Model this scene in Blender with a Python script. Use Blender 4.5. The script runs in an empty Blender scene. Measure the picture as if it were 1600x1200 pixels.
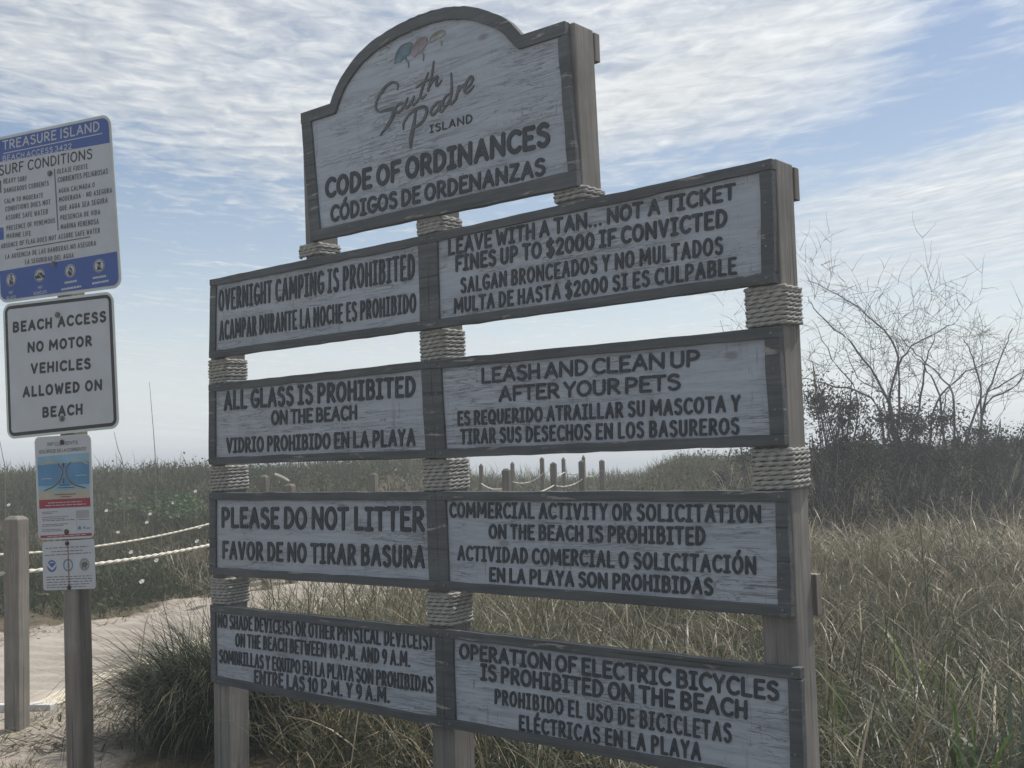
import bpy, bmesh, math, random
import numpy as np
from mathutils import Vector, Matrix

random.seed(7); RNG = np.random.default_rng(11)
scene = bpy.context.scene
COL = scene.collection
rad = math.radians

# ------------------------------------------------------------------ camera
F_PX = 1757.16                      # focal length in pixels of the 1600 px wide photograph
CAM = Vector((1.869, -3.692, 1.787))
YAW, PITCH, ROLL = rad(40.31), rad(3.485), rad(-1.8555)
_fw = Vector((-math.sin(YAW)*math.cos(PITCH), math.cos(YAW)*math.cos(PITCH), math.sin(PITCH)))
_r = Vector((math.cos(YAW), math.sin(YAW), 0)); _u = _r.cross(_fw)
R2 = _r*math.cos(ROLL) + _u*math.sin(ROLL); U2 = -_r*math.sin(ROLL) + _u*math.cos(ROLL)
cam = bpy.data.cameras.new('camera'); camo = bpy.data.objects.new('camera', cam); COL.objects.link(camo)
camo.matrix_world = Matrix(((R2.x, U2.x, -_fw.x, CAM.x), (R2.y, U2.y, -_fw.y, CAM.y), (R2.z, U2.z, -_fw.z, CAM.z), (0, 0, 0, 1)))
cam.sensor_width = 36; cam.lens = 36*F_PX/1600; cam.clip_end = 8000; cam.clip_start = 0.05
scene.camera = camo
FH = Vector((-math.sin(YAW), math.cos(YAW), 0)); RH = _r
SUN_AZ, SUN_EL = rad(16), rad(60)    # azimuth from +y towards +x

# ------------------------------------------------------------------ view, world, sun
scene.render.engine = 'CYCLES'
scene.view_settings.view_transform = 'Standard'; scene.view_settings.look = 'None'
scene.view_settings.gamma = 1; scene.view_settings.use_curve_mapping = False
scene.view_settings.exposure = 0.0
scene.render.resolution_x = 1024; scene.render.resolution_y = 768
try:
    scene.cycles.max_bounces = 6; scene.cycles.transparent_max_bounces = 6
except Exception: pass

def nd(nt, typ, **kw):
    n = nt.nodes.new(typ)
    for k, v in kw.items():
        if k.startswith('i_'):
            key = k[2:]; key = int(key) if key.isdigit() else key.replace('_', ' ')
            n.inputs[key].default_value = v
        else: setattr(n, k, v)
    return n
def lk(nt, a, b): nt.links.new(a, b)
def mth(nt, op, a, b=None, c=None, clamp=False):
    n = nt.nodes.new('ShaderNodeMath'); n.operation = op; n.use_clamp = clamp
    for i, v in enumerate((a, b, c)):
        if v is None: continue
        if isinstance(v, (int, float)): n.inputs[i].default_value = v
        else: nt.links.new(v, n.inputs[i])
    return n.outputs[0]
def ramp(nt, fac, stops):
    n = nt.nodes.new('ShaderNodeValToRGB'); cr = n.color_ramp
    while len(cr.elements) < len(stops): cr.elements.new(.5)
    for e, (p, c) in zip(cr.elements, stops):
        e.position = p; e.color = (c, c, c, 1) if isinstance(c, (int, float)) else (*c, 1)
    if fac is not None: nt.links.new(fac, n.inputs[0])
    return n.outputs[0]
def mixc(nt, fac, a, b, blend='MIX'):
    n = nt.nodes.new('ShaderNodeMix'); n.data_type = 'RGBA'; n.blend_type = blend; n.clamp_factor = True
    for sock, v in ((n.inputs[0], fac), (n.inputs[6], a), (n.inputs[7], b)):
        if isinstance(v, (int, float)): sock.default_value = v
        elif isinstance(v, tuple): sock.default_value = (*v, 1)
        else: nt.links.new(v, sock)
    return n.outputs[2]

world = bpy.data.worlds.new("World"); scene.world = world; world.use_nodes = True
def build_world():
    nt = world.node_tree; nt.nodes.clear()
    out = nt.nodes.new('ShaderNodeOutputWorld'); bg = nt.nodes.new('ShaderNodeBackground')
    sky = nt.nodes.new('ShaderNodeTexSky'); sky.sky_type = 'NISHITA'; sky.sun_disc = False
    sky.sun_elevation = SUN_EL; sky.sun_rotation = SUN_AZ; sky.dust_density = 1.6; sky.air_density = 1.0; sky.ozone_density = 1.5
    tc = nt.nodes.new('ShaderNodeTexCoord')
    sep = nt.nodes.new('ShaderNodeSeparateXYZ'); lk(nt, tc.outputs['Generated'], sep.inputs[0])
    X, Y, Z = sep.outputs
    el = mth(nt, 'ARCSINE', Z)
    az = mth(nt, 'ARCTAN2', X, Y)           # from +y towards +x
    # cloud sheet: directions projected on a flat layer high above, rows lying across the view and curving
    zz = mth(nt, 'ADD', mth(nt, 'MAXIMUM', Z, 0.0), 0.09)
    cx = mth(nt, 'DIVIDE', X, zz); cy = mth(nt, 'DIVIDE', Y, zz)
    ca, sa = math.cos(rad(40)), math.sin(rad(40))
    qx = mth(nt, 'ADD', mth(nt, 'MULTIPLY', cx, ca), mth(nt, 'MULTIPLY', cy, sa))
    qy = mth(nt, 'SUBTRACT', mth(nt, 'MULTIPLY', cy, ca), mth(nt, 'MULTIPLY', cx, sa))
    qy = mth(nt, 'ADD', qy, mth(nt, 'MULTIPLY', mth(nt, 'POWER', mth(nt, 'ABSOLUTE', mth(nt, 'ADD', qx, .1)), 2.0), .30))
    cmb = nt.nodes.new('ShaderNodeCombineXYZ'); lk(nt, qx, cmb.inputs[0]); lk(nt, qy, cmb.inputs[1])
    def ns(scx, scy, det, ro, dist, loc=0.0):
        mp = nt.nodes.new('ShaderNodeMapping'); mp.inputs['Scale'].default_value = (scx, scy, 1); mp.inputs['Location'].default_value = (loc, loc*.7, 0); lk(nt, cmb.outputs[0], mp.inputs[0])
        n = nd(nt, 'ShaderNodeTexNoise', i_Scale=1.0, i_Detail=det, i_Roughness=ro, i_Distortion=dist); lk(nt, mp.outputs[0], n.inputs['Vector']); return mth(nt, 'SUBTRACT', n.outputs[0], .5)
    big = ns(.9, 1.5, 4, .55, .3, 3.1); cell = ns(13.5, 17, 3.0, .58, .45, 1.7); row = ns(3.0, 10.0, 4.0, .6, .3, 5.2); wisp = ns(1.0, 6.5, 6.0, .62, .8, 8.3)
    azn = mth(nt, 'DIVIDE', mth(nt, 'ADD', az, rad(80)), rad(80), clamp=True)
    def edge(stops):
        c = nt.nodes.new('ShaderNodeSeparateColor'); lk(nt, ramp(nt, azn, [((a_+80)/80, e_/30) for a_, e_ in stops]), c.inputs[0])
        return mth(nt, 'MULTIPLY', c.outputs[0], rad(30))
    def soft(x, w): return mth(nt, 'ADD', mth(nt, 'MULTIPLY', mth(nt, 'DIVIDE', x, rad(w)), .5), .5, clamp=True)
    e1 = edge([(-80, 17.5), (-65, 16.3), (-59, 15.3), (-50, 13.4), (-40, 13.9), (-30, 15.0), (-25, 15.8), (-19, 17.2), (-8, 20)])
    deck = soft(mth(nt, 'SUBTRACT', el, e1), 2.6)
    e2 = edge([(-60, 6.0), (-44, 7.5), (-35, 9.0), (-26, 11.0), (-20, 12.6), (-14, 14.6), (0, 17)])
    deck2 = mth(nt, 'MULTIPLY', soft(mth(nt, 'SUBTRACT', e2, el), 2.2), soft(mth(nt, 'SUBTRACT', el, rad(7.2)), 2.2))
    azr = soft(mth(nt, 'ADD', az, rad(36)), 9.0)
    deck2 = mth(nt, 'MULTIPLY', deck2, azr)
    low = mth(nt, 'MULTIPLY', soft(mth(nt, 'SUBTRACT', rad(7.0), el), 2.5), .42)
    def blob(a0, e0, wa, we, amp, tilt=0.0):
        da = mth(nt, 'SUBTRACT', az, rad(a0)); de = mth(nt, 'SUBTRACT', el, rad(e0))
        de = mth(nt, 'SUBTRACT', de, mth(nt, 'MULTIPLY', da, tilt))
        q = mth(nt, 'ADD', mth(nt, 'POWER', mth(nt, 'ABSOLUTE', mth(nt, 'DIVIDE', da, rad(wa))), 2.0), mth(nt, 'POWER', mth(nt, 'ABSOLUTE', mth(nt, 'DIVIDE', de, rad(we))), 2.0))
        return mth(nt, 'MULTIPLY', mth(nt, 'EXPONENT', mth(nt, 'MULTIPLY', q, -1.0)), amp)
    cov = mth(nt, 'MULTIPLY', deck, .74)
    cov = mth(nt, 'MAXIMUM', cov, mth(nt, 'MULTIPLY', deck2, .76)); cov = mth(nt, 'MAXIMUM', cov, low)
    for bb in CL_BLOBS: cov = mth(nt, 'ADD', cov, blob(*bb))
    leftw = mth(nt, 'SUBTRACT', 1.0, soft(mth(nt, 'ADD', az, rad(34)), 9.0))
    cov = mth(nt, 'ADD', cov, mth(nt, 'MULTIPLY', big, 1.0))
    cov = mth(nt, 'ADD', cov, mth(nt, 'MULTIPLY', cell, mth(nt, 'ADD', .60, mth(nt, 'MULTIPLY', leftw, .75))))
    cov = mth(nt, 'ADD', cov, mth(nt, 'MULTIPLY', row, .62))
    cov = mth(nt, 'ADD', cov, mth(nt, 'MULTIPLY', wisp, .75))
    mask = ramp(nt, cov, [(0.12, 0.0), (0.46, .52), (1.05, 1.0)])
    mn = nt.nodes.new('ShaderNodeSeparateColor'); lk(nt, mask, mn.inputs[0]); m = mn.outputs[0]
    # cloud brightness: thin veil, light towards the sun, darker cells where it is thick
    shade = mth(nt, 'ADD', 0.90, mth(nt, 'MULTIPLY', cell, .60)); shade = mth(nt, 'ADD', shade, mth(nt, 'MULTIPLY', row, .30)); shade = mth(nt, 'ADD', shade, mth(nt, 'MULTIPLY', wisp, .25))
    sx, sy, sz = math.sin(SUN_AZ)*math.cos(SUN_EL), math.cos(SUN_AZ)*math.cos(SUN_EL), math.sin(SUN_EL)
    dot = mth(nt, 'ADD', mth(nt, 'ADD', mth(nt, 'MULTIPLY', X, sx), mth(nt, 'MULTIPLY', Y, sy)), mth(nt, 'MULTIPLY', Z, sz))
    glow = mth(nt, 'POWER', mth(nt, 'MAXIMUM', dot, 0.0), 4.0)
    bri = mth(nt, 'MULTIPLY', shade, mth(nt, 'ADD', CL_BRI, mth(nt, 'MULTIPLY', glow, CL_GLOW)))
    ccol = nt.nodes.new('ShaderNodeCombineColor')
    lk(nt, mth(nt, 'MULTIPLY', bri, .955), ccol.inputs[0]); lk(nt, mth(nt, 'MULTIPLY', bri, .985), ccol.inputs[1]); lk(nt, bri, ccol.inputs[2])
    skyb = nt.nodes.new('ShaderNodeHueSaturation'); lk(nt, sky.outputs[0], skyb.inputs['Color']); skyb.inputs['Saturation'].default_value = SKY_SAT; skyb.inputs['Value'].default_value = SKY_VAL
    # pale sea air low over the horizon
    hz = mth(nt, 'EXPONENT', mth(nt, 'MULTIPLY', mth(nt, 'MAXIMUM', el, 0.0), -1.0/rad(HZ_SCALE)))
    base = mixc(nt, mth(nt, 'MULTIPLY', hz, HZ_AMT), skyb.outputs[0], HZ_COL)
    fin = mixc(nt, mth(nt, 'MULTIPLY', m, .93), base, ccol.outputs[0])
    lk(nt, fin, bg.inputs[0]); bg.inputs[1].default_value = SKY_STR
    lk(nt, bg.outputs[0], out.inputs[0])
SKY_STR = 0.12; SKY_SAT = 1.12; SKY_VAL = 0.88
CL_BRI = 6.8; CL_GLOW = 5.6
HZ_SCALE = 6.8; HZ_AMT = .97; HZ_COL = (8.7, 9.3, 9.6)
# (azimuth deg, elevation deg, half widths, amount, tilt): thicker and thinner places of the cloud sheet
CL_BLOBS = [(-17.5, 20, 3.5, 2.5, -.75, .3), (-62, 15.7, 4, .8, -.25, .1), (-31, 18.5, 9, 3.5, .30, .1), (-16, 13.6, 5, 1.0, .25, .3)]
build_world()

sun = bpy.data.lights.new('sun', 'SUN'); suno = bpy.data.objects.new('sun', sun); COL.objects.link(suno)
sun.energy = 5.0; sun.angle = rad(1.2); sun.color = (1.0, .94, .85)
sd = Vector((math.sin(SUN_AZ)*math.cos(SUN_EL), math.cos(SUN_AZ)*math.cos(SUN_EL), math.sin(SUN_EL)))
suno.rotation_euler = (-sd).to_track_quat('-Z', 'Y').to_euler(); suno.location = (0, 0, 30)

# ------------------------------------------------------------------ helpers
def ray(u, v):
    return (_fw + R2*((u-800)/F_PX) + U2*((600-v)/F_PX))
def sdw(s, d, z=0.0):                # lateral / forward metres from where the photographer stands -> world
    p = CAM + RH*s + FH*d; return Vector((p.x, p.y, z))
def at(u, v, D):                     # point of the view ray at forward distance D
    r = ray(u, v); k = D/(r.dot(FH)); return CAM + r*k
class Plane:
    def __init__(self, o, rot):
        self.o = Vector(o); self.x = Vector((math.cos(rot), math.sin(rot), 0)); self.z = Vector((0, 0, 1)); self.n = self.x.cross(self.z)*1.0  # towards the viewer
        self.rot = rot
    def px(self, u, v, off=0.0):     # photograph pixel -> coordinates in the plane
        r = ray(u, v); o = self.o + self.n*off; k = (o-CAM).dot(self.n)/r.dot(self.n); p = CAM + r*k - o
        return (p.dot(self.x), p.z)
    def w(self, a, b, off=0.0): return self.o + self.x*a + self.z*b + self.n*off

def mesh_np(name, V, loops_n, loops, mat, parent=None, smooth=False, attrs=None):
    """V (n,3); loops_n: face sizes; loops: flat vertex indices"""
    me = bpy.data.meshes.new(name)
    V = np.asarray(V, np.float32); loops = np.asarray(loops, np.int32); loops_n = np.asarray(loops_n, np.int32)
    me.vertices.add(len(V)); me.vertices.foreach_set('co', V.ravel())
    me.loops.add(len(loops)); me.loops.foreach_set('vertex_index', loops)
    me.polygons.add(len(loops_n)); st = np.zeros(len(loops_n), np.int32); st[1:] = np.cumsum(loops_n)[:-1]
    me.polygons.foreach_set('loop_start', st)
    try: me.polygons.foreach_set('loop_total', loops_n)
    except Exception: pass
    if smooth: me.polygons.foreach_set('use_smooth', np.ones(len(loops_n), bool))
    for k, a in (attrs or {}).items():
        at_ = me.attributes.new(k, 'FLOAT', 'POINT'); at_.data.foreach_set('value', np.asarray(a, np.float32))
    me.update(calc_edges=True); me.validate()
    if mat: me.materials.append(mat)
    o = bpy.data.objects.new(name, me); COL.objects.link(o)
    if parent is not None: o.parent = parent; o.matrix_parent_inverse = Matrix.Translation(parent.location).inverted() if parent.parent is None and parent.type == 'EMPTY' else parent.matrix_parent_inverse.copy() @ Matrix.Identity(4) if parent.type == 'EMPTY' else Matrix.Identity(4)
    return o
class MB:
    """collects polygons, then links them as one mesh object (coordinates are world coordinates)"""
    def __init__(self): self.V = []; self.F = []; self.S = []
    def add(self, vs, fs):
        b = len(self.V); self.V += [tuple(v) for v in vs]; self.F += [[i+b for i in f] for f in fs]; return self
    def build(self, name, mat, parent=None, smooth=False, bevel=0.0):
        me = bpy.data.meshes.new(name); me.from_pydata(self.V, [], self.F); me.update()
        bm = bmesh.new(); bm.from_mesh(me)
        bmesh.ops.recalc_face_normals(bm, faces=bm.faces)
        if bevel:
            es = [e for e in bm.edges if len(e.link_faces) == 2 and e.calc_face_angle(0) > .5]
            bmesh.ops.bevel(bm, geom=es, offset=bevel, segments=2, profile=.5, affect='EDGES')
        bm.to_mesh(me); bm.free()
        if smooth:
            for p in me.polygons: p.use_smooth = True
        me.materials.append(mat)
        o = bpy.data.objects.new(name, me); COL.objects.link(o)
        setpar(o, parent); return o
def setpar(o, parent):
    if parent is None: return
    o.parent = parent
    l = Vector((0, 0, 0)); p = parent
    while p is not None: l = l + p.location; p = p.parent
    o.matrix_parent_inverse = Matrix.Identity(4)
    o.data.transform(Matrix.Translation(-l))
_mesh_np = mesh_np
def mesh_np(name, V, n, l, mat, parent=None, smooth=False, attrs=None):
    o = _mesh_np(name, V, n, l, mat, None, smooth, attrs); setpar(o, parent); return o
def tag(o, label=None, cat=None, group=None, kind=None):
    if label: o['label'] = label
    if cat: o['category'] = cat
    if group: o['group'] = group
    if kind: o['kind'] = kind
    return o
def thing(name, label, cat, loc, group=None):
    o = bpy.data.objects.new(name, None); COL.objects.link(o); o.location = loc; o.empty_display_size = .1
    return tag(o, label, cat, group)
def hexa(mb, c8):                    # 8 corners: bottom 4 (ccw) then top 4
    mb.add(c8, [(3, 2, 1, 0), (4, 5, 6, 7), (0, 1, 5, 4), (1, 2, 6, 5), (2, 3, 7, 6), (3, 0, 4, 7)])

# ------------------------------------------------------------------ materials
MATS = {}
def newmat(name):
    m = bpy.data.materials.new(name); m.use_nodes = True; nt = m.node_tree
    return m, nt, nt.nodes['Principled BSDF']
def objco(nt): return nt.nodes.new('ShaderNodeTexCoord').outputs['Object']
def mapped(nt, vec, scale, rot=(0, 0, 0), loc=(0, 0, 0)):
    n = nt.nodes.new('ShaderNodeMapping'); n.inputs['Scale'].default_value = scale; n.inputs['Rotation'].default_value = rot; n.inputs['Location'].default_value = loc
    lk(nt, vec, n.inputs[0]); return n.outputs[0]
def noise(nt, vec, sc, det=4.0, ro=.55, dist=0.0):
    n = nd(nt, 'ShaderNodeTexNoise', i_Scale=sc, i_Detail=det, i_Roughness=ro, i_Distortion=dist); lk(nt, vec, n.inputs['Vector']); return n.outputs[0]
def bump(nt, h, strength, dist, bsdf):
    b = nd(nt, 'ShaderNodeBump', i_Strength=strength, i_Distance=dist); lk(nt, h, b.inputs['Height']); lk(nt, b.outputs[0], bsdf.inputs['Normal'])
def wood(name, lo, hi, axis='z', rough=.85, knots=True, grain=1.0, chips=None):
    """grain runs along axis ('x' along the plane of the board, 'z' upright)"""
    m, nt, bs = newmat(name); oc = nt.nodes.new('ShaderNodeNewGeometry').outputs['Position']
    s = (34, 34, 1.6) if axis == 'z' else (1.6, 34, 34)
    g = noise(nt, mapped(nt, oc, s), 1.6, 6, .62, .6)
    s2 = (9, 9, .8) if axis == 'z' else (.8, 9, 9)
    g2 = noise(nt, mapped(nt, oc, s2), 1.0, 3, .5, 1.2)
    f = mth(nt, 'ADD', mth(nt, 'MULTIPLY', g, .65), mth(nt, 'MULTIPLY', g2, .45))
    c = ramp(nt, f, [(.32, lo), (.74, hi)])
    sp = noise(nt, oc, 3.2, 4, .6); c = mixc(nt, mth(nt, 'MULTIPLY', ramp(nt, sp, [(.40, 0.), (.75, .5)]), 1.0), c, tuple(x*.62 for x in lo))
    crk = noise(nt, mapped(nt, oc, (60, 60, .9) if axis == 'z' else (.9, 60, 60)), 1.0, 2, .5, .4)
    ck = ramp(nt, crk, [(.30, 1.), (.36, 0.)]); c = mixc(nt, mth(nt, 'MULTIPLY', ck, .6), c, tuple(x*.35 for x in lo))
    if chips:
        ch = noise(nt, mapped(nt, oc, (3.2, 3.2, 24)), 1.3, 5, .62, .3)
        c = mixc(nt, ramp(nt, ch, [(.62, 0.), (.67, .85)]), c, chips)
    lk(nt, c, bs.inputs['Base Color']); bs.inputs['Roughness'].default_value = rough
    bs.inputs['Specular IOR Level'].default_value = .25
    bump(nt, mth(nt, 'SUBTRACT', f, mth(nt, 'MULTIPLY', ck, .5)), .55, .004, bs)
    MATS[name] = m; return m
POST = wood('weathered_post', (.102, .100, .095), (.245, .238, .226))
POSTD = wood('dark_weathered_post', (.060, .054, .047), (.15, .135, .115))
POSTG = wood('grey_post', (.095, .088, .080), (.255, .238, .212))
FRAME = wood('dark_frame_paint', (.046, .053, .060), (.118, .127, .137), 'x', .8, chips=(.27, .258, .24))
def board_mat():
    m, nt, bs = newmat('whitewashed_board'); oc = nt.nodes.new('ShaderNodeNewGeometry').outputs['Position']
    g = noise(nt, mapped(nt, oc, (1.3, 20, 26)), 1.6, 7, .68, .9)
    c = ramp(nt, g, [(.28, (.255, .287, .335)), (.44, (.335, .375, .435)), (.62, (.395, .437, .495))])
    # bare grain showing in long streaks, in patches
    patch = noise(nt, mapped(nt, oc, (1.2, 1.2, 3.0)), 1.5, 4, .6, .4)
    strk = noise(nt, mapped(nt, oc, (3.0, 40, 60)), 1.5, 5, .7, 1.4)
    k = mth(nt, 'MULTIPLY', ramp(nt, strk, [(.51, 0.), (.60, 1.)]), ramp(nt, patch, [(.44, 0.), (.62, 1.)]))
    c = mixc(nt, mth(nt, 'MULTIPLY', k, .68), c, (.13, .138, .148))
    # fine upright checks in the paint
    vc = noise(nt, mapped(nt, oc, (70, 70, 7)), 1.0, 3, .55, .7)
    v2 = noise(nt, mapped(nt, oc, (2.2, 2.2, 5)), 1.3, 3, .5)
    kv = mth(nt, 'MULTIPLY', ramp(nt, vc, [(.33, 1.), (.38, 0.)]), ramp(nt, v2, [(.42, 0.), (.58, 1.)]))
    c = mixc(nt, mth(nt, 'MULTIPLY', kv, .55), c, (.17, .17, .17))
    # long cracks along the boards
    lc = noise(nt, mapped(nt, oc, (2.4, 26, 26)), .9, 4, .6, 1.8)
    kl = mth(nt, 'MULTIPLY', ramp(nt, mth(nt, 'ABSOLUTE', mth(nt, 'SUBTRACT', lc, .5)), [(.004, 1.), (.013, 0.)]), ramp(nt, patch, [(.40, 0.), (.55, 1.)]))
    c = mixc(nt, mth(nt, 'MULTIPLY', kl, .7), c, (.10, .10, .10))
    dr = mth(nt, 'MULTIPLY', ramp(nt, noise(nt, mapped(nt, oc, (13, 13, .7)), 1.0, 4, .6, .2), [(.60, 0.), (.70, 1.)]), ramp(nt, noise(nt, oc, 1.7, 2, .5), [(.45, 0.), (.62, 1.)]))
    c = mixc(nt, mth(nt, 'MULTIPLY', dr, .38), c, (.17, .155, .14))
    kn = nd(nt, 'ShaderNodeTexVoronoi', i_Scale=1.0); lk(nt, mapped(nt, oc, (2.6, 2.6, 5.5)), kn.inputs['Vector'])
    c = mixc(nt, mth(nt, 'MULTIPLY', ramp(nt, kn.outputs['Distance'], [(.05, 1.), (.11, 0.)]), .55), c, (.12, .115, .11))
    gr = noise(nt, oc, 2.1, 4, .6); c = mixc(nt, mth(nt, 'MULTIPLY', gr, .35), c, (.40, .41, .42), 'MULTIPLY')
    lk(nt, c, bs.inputs['Base Color']); bs.inputs['Roughness'].default_value = .8; bs.inputs['Specular IOR Level'].default_value = .25
    bump(nt, mth(nt, 'SUBTRACT', g, mth(nt, 'ADD', mth(nt, 'MULTIPLY', kl, .8), mth(nt, 'MULTIPLY', k, .3))), .6, .003, bs)
    return m
BOARD = board_mat()
def plain(name, col, rough=.6, var=.15, sc=30, metal=0.0, spec=.3):
    m, nt, bs = newmat(name); oc = nt.nodes.new('ShaderNodeNewGeometry').outputs['Position']
    n = noise(nt, oc, sc, 4, .6); c = mixc(nt, ramp(nt, n, [(.35, 0.), (.7, 1.)]), tuple(x*(1-var) for x in col), tuple(min(1, x*(1+var)) for x in col))
    lk(nt, c, bs.inputs['Base Color']); bs.inputs['Roughness'].default_value = rough; bs.inputs['Metallic'].default_value = metal; bs.inputs['Specular IOR Level'].default_value = spec
    return m
LETTER = plain('carved_letter_paint', (.036, .045, .056), .7, .3, 25)
LETTERHI = LETTER
SCRIPT = plain('faded_script_paint', (.085, .092, .102), .75, .3, 25)
ROPE = plain('manila_rope', (.29, .29, .278), .9, .22, 60, spec=.1)
ROPEP = plain('pale_nylon_rope', (.52, .50, .44), .85, .15, 60, spec=.15)
STEEL = plain('galvanised_bolt', (.16, .165, .17), .5, .3, 80, .8)
ALU = plain('sign_reflective_white', (.37, .40, .44), .45, .05, 9, spec=.4)
ALU2 = plain('sign_edge_aluminium', (.43, .465, .46), .4, .08, 9, spec=.5)
BLUE = plain('sign_blue', (.034, .078, .27), .45, .08, 9, spec=.4)
BLACK = plain('sign_black', (.035, .038, .043), .55, .15, 30)
GREYTXT = plain('sign_faded_black', (.10, .105, .115), .6, .15, 30)
SKYB = plain('sign_sea_blue', (.075, .20, .35), .5, .1, 9)
SKYB2 = plain('sign_light_blue', (.18, .33, .44), .5, .1, 9)
TANP = plain('sign_sand_tan', (.33, .315, .255), .5, .1, 9)
REDP = plain('sign_red', (.24, .035, .055), .5, .1, 9)
MIDG = plain('sign_mid_grey', (.26, .275, .29), .5, .1, 9)
GRN = plain('sign_green', (.08, .25, .20), .5, .1, 9)
RUST = plain('rust_streak', (.22, .12, .055), .8, .3, 60)
TEAL = plain('umbrella_teal', (.12, .19, .235), .75, .25, 25)
PINK = plain('umbrella_pink', (.24, .205, .24), .75, .25, 25)
OLIVE = plain('umbrella_olive', (.27, .285, .275), .75, .25, 25)
def leaf(name, stops, trans=.35, rough=.55, spec=.35):
    m, nt, bs = newmat(name)
    a = nt.nodes.new('ShaderNodeAttribute'); a.attribute_name = 'tint'
    c = ramp(nt, a.outputs['Fac'], stops)
    lk(nt, c, bs.inputs['Base Color']); bs.inputs['Roughness'].default_value = rough; bs.inputs['Specular IOR Level'].default_value = spec
    tr = nt.nodes.new('ShaderNodeBsdfTranslucent'); lk(nt, c, tr.inputs[0])
    mx = nt.nodes.new('ShaderNodeMixShader'); mx.inputs[0].default_value = trans
    lk(nt, bs.outputs[0], mx.inputs[1]); lk(nt, tr.outputs[0], mx.inputs[2])
    lk(nt, mx.outputs[0], nt.nodes['Material Output'].inputs[0]); return m
GRASS = leaf('dry_green_grass', [(0, (.032, .046, .022)), (.3, (.080, .086, .044)), (.55, (.130, .113, .067)), (.8, (.20, .17, .112)), (1, (.44, .39, .29))], .35, .42)
SCRUB = leaf('dune_scrub', [(0, (.022, .031, .014)), (.33, (.052, .068, .026)), (.58, (.085, .078, .048)), (.8, (.13, .112, .075)), (1, (.24, .205, .14))], .25, .9, .05)
SEDGE = leaf('sedge_clump', [(0, (.012, .020, .009)), (.5, (.030, .040, .017)), (.85, (.075, .072, .035)), (1, (.20, .175, .10))], .18)
VINE = leaf('vine_leaf', [(0, (.030, .058, .020)), (.6, (.06, .105, .035)), (1, (.13, .17, .07))], .35)
BUSH = leaf('bush_leaf', [(0, (.022, .026, .019)), (.6, (.050, .052, .038)), (1, (.125, .112, .085))], .2, .9, .05)
BLUEG = leaf('blue_green_blade', [(0, (.05, .085, .055)), (1, (.11, .15, .10))], .25)
GREENB = leaf('bright_blade', [(0, (.05, .10, .02)), (1, (.14, .22, .05))], .4)
PETAL = leaf('white_petal', [(0, (.75, .75, .72)), (1, (.85, .85, .8))], .4)
BARK = plain('grey_twig_bark', (.055, .048, .044), .85, .3, 40)
STRAWG = leaf('dead_stem', [(0, (.12, .10, .08)), (1, (.42, .37, .30))], .2)
STRAW = plain('dry_reed', (.16, .14, .11), .85, .25, 20)

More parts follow.
